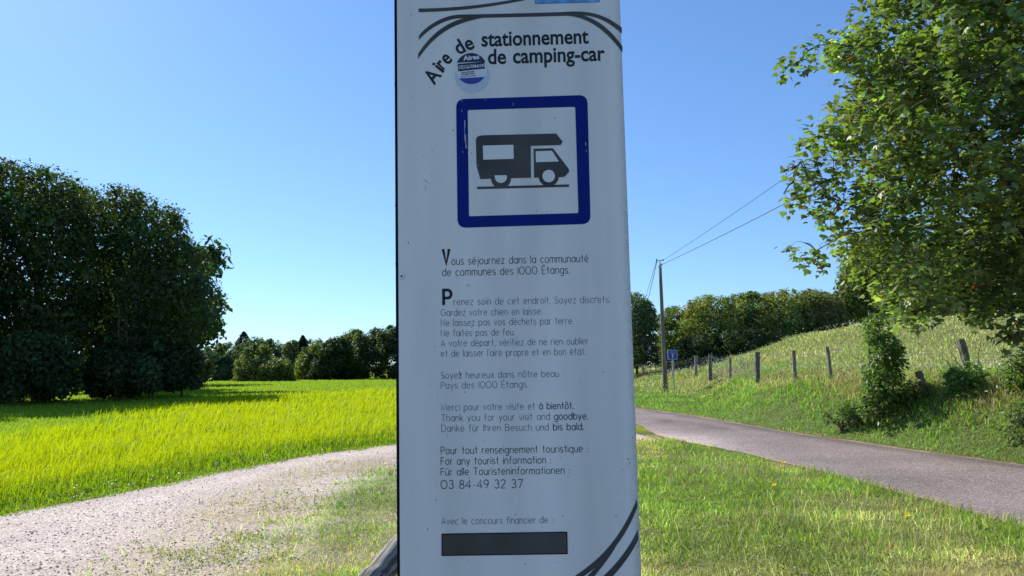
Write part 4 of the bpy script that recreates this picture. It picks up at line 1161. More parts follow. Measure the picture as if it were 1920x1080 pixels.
# ------------------------------------------------------------------ bank shrubs with visible leaves
OV = np.array([(0, -.5, 0), (.3, -.12, .05), (.22, .2, .03), (0, .5, -.08), (-.22, .2, .03), (-.3, -.12, .05)])
OVF = np.array([(0, 1, 2, 3), (0, 3, 4, 5)])
def shrub(name, label, poly, D, thick, nl, rmin, rmax, nt, per, size, colr, seed, stems=(), group=None, ups=(), nleaf=120):
    lobes = crown_lobes(poly, D, thick, nl, rmin, rmax, seed)
    xs = [q[0] for q in poly]; p = at((min(xs) + max(xs)) / 2, max(q[1] for q in poly), D); base = Vector((p.x, p.y, hz(p.x, p.y)))
    t = empty(name, base, label, 'shrub', group)
    rs = np.random.RandomState(seed)
    C = [l[0] for l in lobes]; Rd = [l[1] for l in lobes]
    T, idx, P, nrm, tip, s, ti = leafy_cluster_cloud(C, Rd, nt, per, size, rs, spread=.14)
    # upright shoots with leaves in two ranks
    mb = MB(); rnd = random.Random(seed)
    EP, EN, ET, ES = [], [], [], []
    for (xa, ya), (xb, yb) in ups:
        a, b = at(xa, ya, D), at(xb, yb, D - .1); L = (b - a).length; pts = [a.lerp(b, k / 5) + Vector((rnd.gauss(0, .02), rnd.gauss(0, .02), 0)) for k in range(6)]
        mb.tube(pts, [.008, .007, .006, .005, .004, .002], 5)
        for k in range(int(L / .045)):
            u = (k + .5) / (L / .045); q = a.lerp(b, u); an = rnd.uniform(0, 6.28); d = Vector((math.cos(an), math.sin(an), .25)).normalized()
            EP.append(q + d * .05); EN.append((-d.x * .3, -d.y * .3, 1)); ET.append(tuple(d)); ES.append(size * rnd.uniform(.7, 1.15) * (1.15 - .5 * u))
    if EP:
        EN = np.array(EN); EN /= np.linalg.norm(EN, axis=1)[:, None]; ET = np.array(ET); ET -= (ET * EN).sum(1)[:, None] * EN; ET /= np.linalg.norm(ET, axis=1)[:, None]
        P = np.concatenate([P, np.array([tuple(q) for q in EP])]); nrm = np.concatenate([nrm, EN]); tip = np.concatenate([tip, ET]); s = np.concatenate([s, np.array(ES)])
    k = P[:, 2] > height(P[:, 0], P[:, 1]); P, nrm, tip, s = P[k], nrm[k], tip[k], s[k]
    for c_, r_ in lobes:
        a = base + Vector((rnd.gauss(0, .12), rnd.gauss(0, .1), -.1)); mb.tube([a, a.lerp(c_, .5) + Vector((rnd.gauss(0, .05), 0, .05)), c_], [.014, .010, .004], 5, cap=False)
    mb.build('stems', M['twig'], t, kind='stuff')
    n = len(P); c = leaf_cols(n, rs, colr, var=.25, warm=.15)
    dist = np.linalg.norm(P - np.array((0, 0, EYE)), axis=1)
    fac = np.abs((nrm * P).sum(1)) / dist
    order = np.argsort(-(s / dist) * (.4 + fac) * np.where(dist < np.quantile(dist, .35), 1.6, 1)); pick = order[:nleaf]; rest = np.ones(n, bool); rest[pick] = False
    V = oriented(P[rest], nrm[rest], tip[rest], s[rest], OV); m = len(V)
    mesh_np('foliage', V.reshape(-1, 3), (np.arange(m)[:, None, None] * 6 + OVF).reshape(-1, 4), M['maple'], t, cols=np.repeat(c[rest], 6, 0), kind='stuff')
    me = bpy.data.meshes.new('leaf'); me.from_pydata([tuple(v) for v in OV], [], [tuple(int(i) for i in f) for f in OVF]); me.materials.append(M['maple'])
    a = me.color_attributes.new('tint', 'FLOAT_COLOR', 'POINT'); a.data.foreach_set('color', np.tile(np.array((*colr, 1), np.float32), 6))
    for i in pick:
        o = bpy.data.objects.new('leaf', me); col.objects.link(o); o.parent = t
        nn, tt = Vector(nrm[i]), Vector(tip[i]); aa = tt.cross(nn).normalized()
        mm = Matrix((aa, tt, nn)).transposed().to_4x4() @ Matrix.Scale(float(s[i]), 4); mm.translation = Vector(P[i]) - t.location
        o.matrix_local = mm
    return t
SG = 'leafy shrubs along the roadside bank'
shrub('leafy_shrub', 'tall narrow leafy shrub on the bank under the maple tips', [(1635, 580), (1668, 592), (1688, 635), (1698, 650), (1694, 690), (1697, 740), (1680, 775), (1625, 788), (1592, 778), (1600, 745), (1618, 715), (1622, 665), (1612, 640), (1618, 605)],
      15.3, .5, 40, .10, .34, 420, 9, .105, (.125, .18, .06), 301, ups=[((1655, 640), (1638, 560)), ((1665, 640), (1668, 570)), ((1640, 650), (1615, 600)), ((1675, 690), (1702, 650))], group=SG)
shrub('leafy_shrub', 'low leafy shrub with upright shoots round the leaning grey post', [(1770, 740), (1768, 710), (1785, 685), (1810, 670), (1840, 690), (1858, 715), (1855, 742), (1800, 755)],
      14.6, .5, 30, .10, .30, 300, 9, .095, (.13, .20, .06), 302, ups=[((1810, 690), (1782, 610)), ((1800, 690), (1775, 640)), ((1830, 690), (1842, 625)), ((1838, 700), (1828, 640)), ((1795, 700), (1762, 665))], group=SG)
shrub('leafy_shrub', 'dark leafy shrub at the right picture edge, by the bank', [(1885, 745), (1882, 690), (1900, 650), (1950, 630), (2000, 660), (2010, 750)],
      13.4, .5, 28, .1, .34, 200, 9, .10, (.09, .13, .04), 303, ups=[((1920, 700), (1885, 660)), ((1910, 720), (1870, 700))], group=SG)
shrub('leafy_shrub', 'bramble spilling down the bank left of the tall shrub', [(1540, 792), (1552, 757), (1582, 745), (1615, 750), (1625, 800)],
      15.8, .4, 20, .07, .2, 150, 8, .075, (.14, .18, .07), 305, group=SG, nleaf=20)
shrub('leafy_shrub', 'bramble tangle between the two leafy shrubs', [(1690, 745), (1695, 715), (1725, 705), (1765, 715), (1768, 748), (1725, 755)],
      15.3, .4, 22, .07, .2, 130, 8, .07, (.15, .15, .07), 306, group=SG, nleaf=20)
shrub('leafy_shrub', 'bramble hanging at the foot of the right picture edge', [(1870, 830), (1860, 780), (1890, 745), (1940, 740), (1950, 830)],
      12.2, .4, 22, .07, .22, 130, 8, .075, (.14, .18, .06), 307, group=SG, nleaf=20)

# ------------------------------------------------------------------ grass
def blades(name, label, x, y, z0, h, w, cols, rs, lean=.35, cat='grass', mat=None, azi=None, windamp=0):
    n = len(x); a = rs.rand(n) * 6.2832; la = rs.rand(n) * 6.2832 if azi is None else azi + rs.randn(n) * .8
    an_ = np.minimum(lean * (.22 + np.abs(rs.randn(n))), 1.48); l = h * np.sin(an_); hv = h * np.cos(an_) + .004
    dx, dy = np.cos(la) * l, np.sin(la) * l; wx, wy = np.cos(a) * w / 2, np.sin(a) * w / 2
    B = np.stack([x, y, z0], 1)
    V = np.empty((n, 5, 3))
    V[:, 0] = B + np.stack([wx, wy, 0 * w], 1); V[:, 1] = B - np.stack([wx, wy, 0 * w], 1)
    mid = B + np.stack([dx * .34, dy * .34, hv * .66], 1)
    V[:, 2] = mid + np.stack([wx, wy, 0 * w], 1) * .8; V[:, 3] = mid - np.stack([wx, wy, 0 * w], 1) * .8
    V[:, 4] = B + np.stack([dx, dy, hv], 1)
    b = np.arange(n)[:, None] * 5
    o = mesh_np(name, V.reshape(-1, 3), [b + np.array([0, 1, 3, 2]), b + np.array([2, 3, 4])], mat or M['grass'], cols=np.repeat(cols, 5, 0), kind='stuff')
    return tag(o, label, cat)
def gcols(n, rs, bases, probs, var=.22):
    k = rs.choice(len(bases), n, p=np.array(probs) / sum(probs)); c = np.array(bases)[k] * np.exp(rs.randn(n, 1) * var)
    return np.clip(c, .005, .7)
PXM = 1.0 / (F_PX * 1024 / 1920)                  # one rendered pixel per metre of distance

# tall yellow-green field grass
x, y, r, rs = polar(310000, 7.5, 135, -43, 12, 41, power=.0)
dL = pdist(x, y, PLs); dR = pdist(x, y, RLs)
k = (dL < -.75 + .35 * lump(x, y, 1.5)) & (dR < -.6) & ~on_path(x, y) & ~((x > -.6) & (x < 2.6) & (y < 17.5)); x, y, r, dL = x[k], y[k], r[k], dL[k]
rp = (y > 22) & (x < -17 - .06 * (y - 22)); rp2 = sstep(20, 24, r + 2.5 * lump(x, y, .5)) * (x < -6 - .3 * r) > .5
h = (.24 + .06 * lump(x, y, .5) + .07 * lump(x, y, 2.2)) * rs.uniform(.65, 1.2, len(x)) * sstep(-.6, -1.7, dL) + .12
dlm = pdist(x, y, LIME) + .06 * r * lump(x, y, .35) + .03 * r * rs.randn(len(x)); h = h * (1 - .68 * sstep(.02, -.04, dlm / r))
w = np.maximum(.005, .68 * r * PXM)
cf = gcols(len(x), rs, [(.31, .365, .012), (.35, .40, .014), (.27, .34, .013)], [5, 4, 3], .10)
grn = dlm < 0; cf[grn] = cf[grn] * np.array((.62, .82, 3.0))
blades('field_grass', 'tall bright yellow green grass filling the field on the left', x, y, np.zeros(len(x)) + height(x, y), h, w, cf, rs, lean=1.0, azi=-.5)
# short weeds along the path's far edge
x, y, r, rs = polar(150000, 7.5, 30, -43, 8, 42)
dL = pdist(x, y, PLs); k = (dL > -1.3) & (dL < .10 + .16 * lump(x, y, 4) + .10 * lump(x, y, 1.3)) & (pdist(x, y, RLs) < -.1); x, y, r, dL = x[k], y[k], r[k], dL[k]
h = (.05 + .14 * sstep(0, -.9, dL)) * rs.uniform(.5, 1.5, len(x)); w = np.maximum(.007, .7 * r * PXM)
blades('verge_grass', 'short green grass and weeds along the far edge of the gravel path', x, y, np.zeros(len(x)), h, w, gcols(len(x), rs, [(.15, .26, .018), (.21, .31, .02), (.25, .28, .04)], [5, 3, 1]), rs, lean=.6)
# foreground turf on both sides of the panel
x, y, r, rs = polar(370000, 3.9, 17, -30, 42, 43)
dPR = pdist(x, y, PRs); dRL = pdist(x, y, RLs)
nearz = (pdist(x, y, PLs) > 0) & (dRL < -.02 + .06 * lump(x, y, 3))
# thinner towards and over the gravel
edge = sstep(-.75, .25, dPR + .55 * lump(x, y, 1.3) + .35 * lump(x, y, 4)) + .06 * (dPR > -1.6)
gap = np.clip(.85 + .45 * lump(x, y, 2.2), .12, 1)
left = x < 0
dens = np.where(left, np.minimum(1, edge * gap * 1.1), np.clip(.8 + .3 * lump(x, y, 2), .35, 1) * sstep(-.4, .3, dPR))
k = nearz & (rs.rand(len(x)) < dens) & ~((np.abs(x - .01) < .34) & (y < 2.2)); x, y, r, dPR, dRL = x[k], y[k], r[k], dPR[k], dRL[k]
dryn = np.clip(.42 + .75 * lump(x + 7, y - 3, .9) + .3 * lump(x, y, 3) - .8 * sstep(-1.2, -.1, dRL) , 0.05, .92)
dryn = np.where(x < 0, dryn - .05, dryn); dryn = np.where(x > 0, dryn + .05 + .40 * sstep(8, 4.8, y), dryn)
isdry = rs.rand(len(x)) < dryn * .95
c = np.where(isdry[:, None], gcols(len(x), rs, [(.56, .48, .21), (.42, .34, .16), (.66, .60, .33)], [4, 3, 2]), gcols(len(x), rs, [(.24, .38, .045), (.31, .42, .055), (.17, .30, .04)], [5, 3, 3]))
h = np.where(x > 0, .060 + .028 * lump(x, y, 1.7) + .025 * lump(x, y, 5) + .06 * sstep(-.7, -.1, dRL) * (y < 11), .062 + .035 * lump(x, y, 1.7)) * rs.uniform(.5, 1.6, len(x)); h = np.maximum(h, .02)
blades('foreground_grass', 'patchy green and straw coloured grass around the foot of the panel', x, y, np.zeros(len(x)) + .004, h, np.maximum(.0035, .6 * r * PXM), c * np.exp(.32 * lump(x, y, 3.3) + .25 * lump(x, y, 9) - .04)[:, None], rs, lean=1.5, mat=M['turf'])
# thin tufts growing in the gravel
x, y, r, rs = polar(60000, 4.2, 14, -40, 0, 44)
k = on_path(x, y); x, y, r = x[k], y[k], r[k]
tf = (lump(x, y, 5) * .6 + lump(x + 3, y, 2) * .6) - .02 * (r) + .35 * sstep(2.8, .5, np.abs(pdist(x, y, PRs)))
k = tf > .70; x, y, r = x[k], y[k], r[k]
blades('path_tufts', 'sparse little grass tufts growing through the gravel path', x, y, np.full(len(x), .004), .035 * rs.uniform(.4, 1.5, len(x)), np.maximum(.004, .7 * r * PXM), gcols(len(x), rs, [(.20, .26, .04), (.36, .32, .12)], [3, 2]), rs, lean=.9)
x, y, r, rs = polar(500, 4.2, 13, 4, 40, 48)
k = (pdist(x, y, RLs) < -.15) & (pdist(x, y, PRs) > 0); x, y, r = x[k], y[k], r[k]
blades('dry_stalks', 'long pale dry stalks bent over the foreground turf', x, y, np.full(len(x), .03), .20 * rs.uniform(.5, 1.3, len(x)), np.maximum(.0035, .7 * r * PXM), gcols(len(x), rs, [(.62, .56, .34), (.52, .46, .24)], [1, 1]), rs, lean=1.4, mat=M['turf'])
# bank right of the road
x, y, r, rs = polar(420000, 8.5, 75, -2, 44, 45)
d = pdist(x, y, RRs); k = (d > .08 + .07 * lump(x, y, 2.5)) & (d < 4.6 + 2.4 * sstep(19, 27, y) + 2 * sstep(28, 37, y)) & (y < 60); x, y, r, d = x[k], y[k], r[k], d[k]
d = np.where(y > 19, np.maximum(d - 2.2 * sstep(19, 29, y) - 2.4 * sstep(28, 37, y), np.minimum(d, .3)), d); h = (.06 + .09 * sstep(.2, 1.4, d) + .14 * sstep(1.2, 2.6, d) + .05 * lump(x, y, 1.5)) * rs.uniform(.45, 1.35, len(x)); h = np.maximum(h, .04)
dr = np.clip(.10 + (.30 + .85 * lump(x + 9, y, .9)) * sstep(.8, 1.7, d) + .30 * sstep(1.4, 2.6, d), 0.03, .85); dr = np.where(d < .16, .8, dr)
isd = rs.rand(len(x)) < dr
c = np.where(isd[:, None], gcols(len(x), rs, [(.40, .32, .18), (.30, .23, .13), (.46, .39, .22)], [4, 3, 2]), gcols(len(x), rs, [(.22, .38, .06), (.29, .43, .07), (.16, .28, .05)], [5, 3, 3]))
blades('bank_grass', 'rough green grass and weeds covering the bank right of the road', x, y, height(x, y), h, np.maximum(.005, .6 * r * PXM), c * np.exp(.22 * lump(x, y, 2.3))[:, None], rs, lean=1.1, mat=M['turf'])
# broad-leaved weeds in the bank
def weeds(name, label, n, dfun, seed, size, bases, r0=9, r1=45, a0=0, a1=44, hh=.18):
    x, y, r, rs = polar(n, r0, r1, a0, a1, seed); k = dfun(x, y, rs); x, y, r = x[k], y[k], r[k]; n = len(x)
    P = np.stack([x, y, height(x, y) + hh * rs.rand(n)], 1); nrm = rs.randn(n, 3) * .45 + np.array((0, 0, 1.)); nrm /= np.linalg.norm(nrm, axis=1)[:, None]
    tip = rs.randn(n, 3); tip -= (tip * nrm).sum(1)[:, None] * nrm; tip /= np.linalg.norm(tip, axis=1)[:, None]
    s = np.maximum(size * rs.uniform(.5, 1.4, n), r * PXM * 1.3)
    V = oriented(P, nrm, tip, s, OV)
    o = mesh_np(name, V.reshape(-1, 3), (np.arange(n)[:, None, None] * 6 + OVF).reshape(-1, 4), M['maple'], cols=np.repeat(gcols(n, rs, bases, [1] * len(bases)), 6, 0), kind='stuff')
    tag(o, label, 'weeds')
weeds('bank_weeds', 'broad leaved weeds and bramble leaves mixed into the bank', 60000, lambda x, y, rs: (lambda d: (d > .5) & (d < 4) & (lump(x, y, 1.3) + .5 * lump(x, y, 3.1) + .3 * rs.randn(len(x)) > .05))(pdist(x, y, RRs)), 51, .06,
      [(.12, .19, .045), (.15, .20, .06), (.20, .18, .09), (.10, .16, .04)], hh=.36)
weeds('fence_weeds', 'tall pale weeds and brambles along the foot of the fence near the utility pole', 14000, lambda x, y, rs: (lambda d: (d > 2.9) & (d < 5.6) & (y > 21) & (lump(x, y, 1.1) + .4 * rs.randn(len(x)) > -.1))(pdist(x, y, RRs)), 54, .075,
      [(.14, .20, .06), (.20, .25, .09), (.17, .22, .05)], r0=21, r1=44, a0=8, a1=26, hh=.55)
weeds('edge_weeds', 'clover and small leaves along the far edge of the gravel path', 40000, lambda x, y, rs: (lambda d: (d > -1.5) & (d < 0) & (rs.rand(len(x)) < .5))(pdist(x, y, PLs)), 52, .035,
      [(.10, .19, .03), (.14, .22, .04), (.08, .15, .03)], r0=7.5, r1=25, a0=-43, a1=6, hh=.12)
weeds('turf_weeds', 'flat rosette leaves and clover in the foreground turf', 50000, lambda x, y, rs: (pdist(x, y, PLs) > 0) & (pdist(x, y, PRs) > -.9) & (pdist(x, y, RLs) < -.1) & (lump(x, y, 2.1) + .4 * lump(x, y, 5) > .15), 53, .022,
      [(.09, .15, .035), (.13, .18, .06), (.16, .15, .06)], r0=4, r1=15, a0=-28, a1=42, hh=.05)
# meadow on the hill
x, y, r, rs = polar(105000, 14, 95, 2, 44, 46)
d = pdist(x, y, RRs); k = (d > 4.0); x, y, r, d = x[k], y[k], r[k], d[k]
dm = np.clip(.55 + .5 * lump(x, y, .45), .1, .95)
c = np.where((rs.rand(len(x)) < dm)[:, None], gcols(len(x), rs, [(.56, .52, .26), (.46, .42, .20)], [1, 1]), gcols(len(x), rs, [(.25, .31, .10), (.30, .35, .12)], [1, 1]))
blades('meadow_grass', 'pale summer grass on the meadow slope behind the fence', x, y, height(x, y), (.15 + .05 * lump(x, y, .8)) * rs.uniform(.4, 1.3, len(x)), np.maximum(.010, .8 * r * PXM), c, rs, lean=.8, mat=M['turf'])

def blossoms(name, label, x, y, z, s, colr, rs, n_side=5):
    n = len(x); ang = np.arange(n_side) * 6.2832 / n_side
    tl = rs.randn(n, 2) * .35; a = rs.rand(n) * 6.28
    V = np.empty((n, n_side, 3))
    for k in range(n_side):
        ux = np.cos(ang[k] + a) * s; uy = np.sin(ang[k] + a) * s
        V[:, k] = np.stack([x + ux, y + uy, z + ux * tl[:, 0] + uy * (tl[:, 1])], 1)
    o = mesh_np(name, V.reshape(-1, 3), np.arange(n * n_side).reshape(-1, n_side), M['flower'], cols=np.repeat(np.array(colr)[None] * rs.uniform(.7, 1.1, (n, 1)), n_side, 0), kind='stuff')
    return tag(o, label, 'flowers')
x, y, r, rs = polar(90000, 15, 80, 5, 44, 47)
d = pdist(x, y, RRs); k = (d > 4.3) & (rs.rand(len(x)) < np.clip(.16 + .45 * lump(x, y, .6), 0, .7) * np.where(x < 15, .9, .22)); x, y, r = x[k], y[k], r[k]
blossoms('meadow_flowers', 'white and cream wild flowers dotting the meadow slope', x, y, height(x, y) + rs.uniform(.22, .42, len(x)), np.maximum(.022, .55 * r * PXM) * rs.uniform(.6, 1.3, len(x)), (.66, .66, .48), rs)

# dandelions one can count
def dandelion(px, py, s, lab):
    p = gp(px, py, .17)
    t = empty('yellow_flower', (p.x, p.y, 0), lab, 'flower', 'single yellow flowers in the turf')
    mb = MB(); mb.tube([(p.x, p.y, 0), (p.x + .012, p.y, .09), (p.x, p.y, .165)], [.003, .003, .002], 5); mb.build('stem', plain('flower_stem', (.1, .17, .03), .6), t)
    for ring_, (n, rr, zz) in enumerate([(14, 1.0, .004), (11, .8, .014), (8, .5, .022)]):
        f = MB()
        for k in range(n):
            a = 6.283 * k / n; f.add([(p.x, p.y, .165), (p.x + math.cos(a - .2) * s * rr * .7, p.y + math.sin(a - .2) * s * rr * .7, .159 + zz), (p.x + math.cos(a) * s * rr, p.y + math.sin(a) * s * rr, .163 + zz * 2), (p.x + math.cos(a + .2) * s * rr * .7, p.y + math.sin(a + .2) * s * rr * .7, .159 + zz)], [(0, 1, 2, 3)])
        f.build('petals', M['yellow'], t)
M['yellow'] = plain('yellow_petals', (.90, .78, .02), .6)
dandelion(1451, 909, .036, 'yellow flower in the turf between the panel and the road, nearest the panel')
dandelion(1469, 867, .032, 'yellow flower close to the edge of the road, upper one')
dandelion(1702, 966, .034, 'yellow flower at the right of the foreground turf')
rs = np.random.RandomState(5)
pts = [gp(640 + 90 * rs.rand(), 925 + 120 * rs.rand(), .05) for _ in range(22)] + [gp(545 + 30 * rs.rand(), 930 + 10 * rs.rand(), .04) for _ in range(3)]
blossoms('small_yellow_flowers', 'tiny yellow flowers in the turf left of the panel', np.array([p.x for p in pts]), np.array([p.y for p in pts]), np.full(len(pts), .06), np.full(len(pts), .010), (.8, .6, .02), rs, 6)

# ------------------------------------------------------------------ fence
def post_mesh(base, top, r, parent, mat, seed, name='post'):
    rnd = random.Random(seed); mb = MB(); b, tp = Vector(base), Vector(top)
    pts = [b.lerp(tp, k / 5) for k in range(6)]; pts[0] = b + (b - tp).normalized() * .15
    mb.tube(pts, [r * rnd.uniform(.9, 1.08) for _ in range(6)], 9, rnd=rnd, wob=.1)
    return mb.build(name, mat, parent)
M['mossy'] = plain('mossy_post_wood', (.13, .12, .095), .95, var=((30, 30, 12), .7), bump=.01)
FP = [(1205, 684, 705, 34), (1262, 676, 705, 30), (1305, 667, 702, 26), (1332, 664, 710, 24), (1369, 671, 710, 23), (1420, 660, 717, 20), (1491, 657, 713, 19.5), (1559, 650, 712, 18)]
f0 = at(1420, 712, 20)
fence = empty('pasture_fence', (f0.x, f0.y, hz(f0.x, f0.y)), 'old pasture fence of wooden posts and sagging wire along the bank', 'fence')
tops = []
for i, (px, yt, yb, D) in enumerate(FP):
    # stand the post where its distance and the slope put its foot
    for D in np.arange(16, 52, .25):
        q = at(px, yb, float(D))
        if q.z <= hz(q.x, q.y) + .12: break
    D = float(D); zg = hz(q.x, q.y); tp = at(px - (8 if i == 7 else (3 if i == 6 else 0)), yt, D)
    lx = (tp.x - q.x)
    post_mesh((q.x, q.y, min(zg, q.z)), tp, [.034, .034, .042, .054, .044, .066, .055, .052][i] * D / 21, fence, M['mossy'] if i in (3, 5) else M['postwood'], i)
    tops.append((tp, Vector((q.x, q.y, max(zg, q.z - .1)))))
def strand(pts, r, mat, parent, name='wire', sag=.0, n=8):
    mb = MB(); P = []
    for a, b in zip(pts[:-1], pts[1:]):
        for k in range(n):
            u = k / n; p = Vector(a).lerp(Vector(b), u); p.z -= sag * 4 * u * (1 - u); P.append(p)
    P.append(Vector(pts[-1])); mb.tube(P, r, 4, cap=False)
    return mb.build(name, mat, parent)
endR = [at(1800, 655, 15.2), at(1960, 650, 14)]
for fr in (.10, .48, .85):
    strand([t.lerp(b, fr) for t, b in tops[2:]] + [endR[0] - Vector((0, 0, fr * .7)), endR[1] - Vector((0, 0, fr * .7))], .0035, M['wire'], fence, sag=.05)
# crumpled netting between the left posts
def netting():
    rnd = random.Random(2); mb = MB(); H = 9
    for i in range(0, 5):
        (t0, b0), (t1, b1) = tops[i], tops[i + 1]; L = (t1 - t0).length; nx = max(5, int(L / .22))
        g = [[None] * H for _ in range(nx + 1)]
        for a in range(nx + 1):
            u = a / nx
            for k in range(H):
                v = k / (H - 1); p = t0.lerp(t1, u).lerp(b0.lerp(b1, u), v * .9)
                amp = .07 if 0 < a < nx else 0
                g[a][k] = p + Vector((rnd.gauss(0, amp * .6), rnd.gauss(0, amp), rnd.gauss(0, amp) + .06 * math.sin(u * 9 + i) - .12 * 4 * u * (1 - u) * (1 - v)))
        for a in range(nx + 1): mb.tube(g[a], .0026, 3, cap=False)
        for k in range(H): mb.tube([g[a][k] for a in range(nx + 1)], .0032, 3, cap=False)
    mb.build('netting', M['wire'], fence, kind='stuff')
netting()
def lone_post(px0, py0, px1, py1, D, r, label, seed):
    b = at(px0, py0, D); tp = at(px1, py1, D + .15); b2 = Vector((b.x, b.y, b.z))
    t = empty('fence_post', b2, label, 'post')
    rnd = random.Random(seed); mb = MB(); A = Vector(b2) - (tp - b2) * .6
    pts = [A.lerp(tp, k / 6) for k in range(7)]
    mb.tube(pts, [r * rnd.uniform(.9, 1.1) for _ in pts], 10, rnd=rnd, wob=.12); mb.build('post_shaft', M['postwood'], t)
lone_post(1815, 692, 1800, 638, 15.0, .088, 'thick leaning grey post standing in the low leafy shrub', 4)
lone_post(1731, 722, 1722, 698, 15.3, .070, 'short leaning grey post stump between the two leafy shrubs', 6)

# ------------------------------------------------------------------ utility pole, lines
PB = gp(1248, 737); PT = at(1237.5, 497, PB.y); PT.y = PB.y
pole = empty('utility_pole', (PB.x, PB.y, hz(PB.x, PB.y)), 'wooden utility pole standing on the verge behind the road bend', 'pole')
mb = MB(); pts = [Vector((PB.x, PB.y, -.3)).lerp(PT, k / 8) for k in range(9)]; mb.tube(pts, [.135 - .055 * k / 8 for k in range(9)], 12); mb.build('shaft', M['polewood'], pole, smooth=True)
mb = MB(); mb.tube([PT - Vector((0, 0, .02)), PT + Vector((0, 0, .26))], [.03, .025], 8); mb.build('bracket', M['steel'], pole)
mb = MB(); xa = PT + Vector((0, 0, .24)); mb.box(xa, (.19, .03, .02), Matrix.Rotation(R(-5), 3, 'Y')); mb.build('crossarm', M['steel'], pole)
INS = plain('insulator_glass', (.12, .16, .13), .25)
insl = []
for dx, dz in ((-.17, .03), (.17, .0), (-.17, -.09), (.09, -.22)):
    p = PT + Vector((dx, 0, .24 + dz)); mb = MB(); mb.tube([p - Vector((0, 0, .03)), p + Vector((0, 0, .0)), p + Vector((0, 0, .05)), p + Vector((0, 0, .07))], [.02, .04, .035, .015], 10); mb.build('insulator', INS, pole); insl.append(p)
mb = MB(); mb.tube([PT - Vector((0, 0, .14)), PT - Vector((0, 0, .05))], [.092, .092], 12); mb.build('clamp', M['steel'], pole)
def power_line(label, a, b, sag, r=.011):
    n = 28; P = []
    for k in range(n + 1):
        u = k / n; p = a.lerp(b, u); p.z -= sag * 4 * u * (1 - u); P.append(p)
    mb = MB(); mb.tube(P, r, 6, cap=False); o = mb.build('overhead_wire', M['cable']); tag(o, label, 'wire', 'overhead wires at the utility pole'); return o
e1 = at(2300, -258, 10); e2 = at(2300, -60, 10)
power_line('upper overhead wire running from the pole up to the maple', insl[1], e1, .12, .010)
power_line('lower overhead wire running from the pole up to the maple', insl[3], e2, .12, .013)
power_line('upper overhead wire dropping from the pole behind the thicket on the left', insl[0], at(1190, 610, 75), .3, .012)
power_line('lower overhead wire dropping from the pole behind the thicket on the left', insl[2], at(1200, 610, 75), .3, .016)

# ------------------------------------------------------------------ dead-end road sign
def road_sign():
    D = PB.y - .8; b = at(1265, 738, D); c = at(1261, 665, D)
    b.z = hz(b.x, b.y)
    t = empty('road_sign', b, 'small blue dead end road sign on a thin post beside the utility pole', 'sign')
    mb = MB(); mb.tube([b - Vector((0, 0, .2)), Vector((c.x, c.y + .03, c.z + .1))], .030, 10); mb.build('post', M['steel'], t)
    S = .245
    def rr(h, rad, y): 
        out = []
        for (sx, sz) in ((1, 1), (-1, 1), (-1, -1), (1, -1)):
            for k in range(5):
                a = math.atan2(sz, sx) - math.pi / 4 + k / 4 * math.pi / 2
                out.append((c.x + sx * (h - rad) + rad * math.cos(a), y, c.z + sz * (h - rad) + rad * math.sin(a)))
        return out
    def slab(name, pts2, y0, y1, mat):
        n = len(pts2); m_ = MB(); m_.add([(p[0], y0, p[2]) for p in pts2] + [(p[0], y1, p[2]) for p in pts2], [tuple(range(n)), tuple(range(2 * n - 1, n - 1, -1))] + [(i, i + n, (i + 1) % n + n, (i + 1) % n) for i in range(n)])
        return m_.build(name, mat, t)
    W = plain('sign_white', (.62, .64, .66), .5)
    slab('plate', rr(S, .04, 0), c.y - .012, c.y + .01, W)
    slab('blue_face', rr(S - .022, .03, 0), c.y - .017, c.y - .0125, plain('sign_blue', (.012, .075, .42), .4))
    def bx(n, x0, x1, z0, z1, y, mat): m_ = MB(); m_.box((c.x + (x0 + x1) / 2, y, c.z + (z0 + z1) / 2), ((x1 - x0) / 2, .0015, (z1 - z0) / 2)); m_.build(n, mat, t)
    bx('white_bar', -.028, .028, -.17, .055, c.y - .0195, W)
    bx('red_bar_border', -.092, .092, .045, .135, c.y - .022, W)
    bx('red_bar', -.08, .08, .056, .124, c.y - .0245, plain('sign_red', (.42, .015, .015), .5))
road_sign()

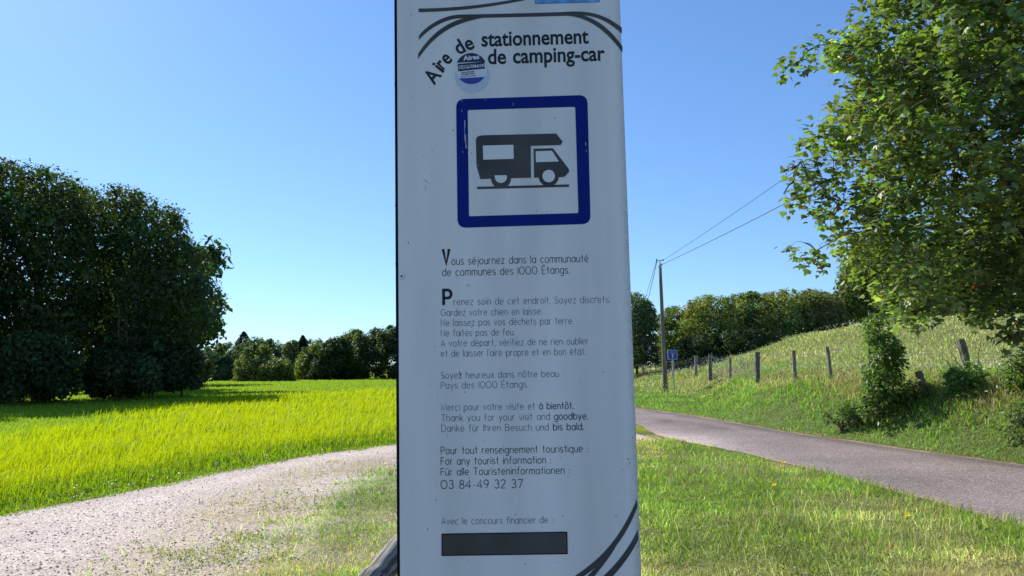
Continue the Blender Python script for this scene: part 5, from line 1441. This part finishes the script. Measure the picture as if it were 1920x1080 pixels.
# ------------------------------------------------------------------ weathered log behind the panel
def log():
    a = gp(640, 1160, .14); a = at(655, 1135, 4.05); b = at(800, 980, 4.6)
    t = empty('log_rail', (a.x, a.y, 0), 'weathered grey round log rail lying low behind the left foot of the panel', 'log')
    rnd = random.Random(8); n = 34; K = 22; V = []; F = []
    d = (b - a).normalized(); u = d.cross(Vector((0, 0, 1))).normalized(); w = d.cross(u)
    for i in range(n + 1):
        s = i / n; p = a.lerp(b, s) + w * (.01 * math.sin(s * 7)); rr = .080 - .010 * s + .010 * math.exp(-((s - .27) / .045) ** 2) - .006 * math.exp(-((s - .36) / .05) ** 2)
        for k in range(K):
            an = 6.2832 * k / K; q = rr * (1 + .035 * math.sin(an * 5 + s * 3) + .03 * math.sin(an * 9 - s * 4) + rnd.uniform(-.02, .02))
            V.append(tuple(p + u * math.cos(an) * q + w * math.sin(an) * q))
    for i in range(n):
        for k in range(K): F.append((i * K + k, i * K + (k + 1) % K, (i + 1) * K + (k + 1) % K, (i + 1) * K + k))
    F.append(tuple(range(K))); F.append(tuple(n * K + k for k in range(K))[::-1])
    mt = newmat('weathered_log'); mt, nt, out = mt
    tc = N(nt, 'ShaderNodeTexCoord'); mp = N(nt, 'ShaderNodeMapping'); mp.vector_type = 'TEXTURE'
    mp.inputs['Rotation'].default_value = d.to_track_quat('X', 'Z').to_euler(); mp.inputs['Scale'].default_value = (9, .55, .55)
    nz = N(nt, 'ShaderNodeTexNoise'); nz.inputs['Scale'].default_value = 24; nz.inputs['Detail'].default_value = 9; nz.inputs['Distortion'].default_value = .6
    nt.links.new(tc.outputs['Object'], mp.inputs[0]); nt.links.new(mp.outputs[0], nz.inputs[0])
    rp_ = N(nt, 'ShaderNodeValToRGB'); rp_.color_ramp.elements[0].position = .38; rp_.color_ramp.elements[1].position = .62
    rp_.color_ramp.elements[0].color = (.07, .06, .05, 1); rp_.color_ramp.elements[1].color = (.40, .36, .30, 1)
    p = N(nt, 'ShaderNodeBsdfPrincipled'); p.inputs['Roughness'].default_value = .9
    bp = N(nt, 'ShaderNodeBump'); bp.inputs['Distance'].default_value = .012
    nt.links.new(nz.outputs[0], rp_.inputs[0]); nt.links.new(rp_.outputs[0], p.inputs['Base Color']); nt.links.new(nz.outputs[0], bp.inputs['Height']); nt.links.new(bp.outputs[0], p.inputs['Normal'])
    nt.links.new(p.outputs[0], out.inputs[0])
    mb = MB(); mb.add(V, F); mb.build('log_trunk', mt, t, smooth=True)
    # short stub posts that carry the rail
    for s in (.12, .92):
        p_ = a.lerp(b, s); mb = MB(); mb.tube([(p_.x, p_.y, -.1), (p_.x, p_.y, p_.z - .05)], .07, 10); mb.build('support', M['postwood'], t)
log()
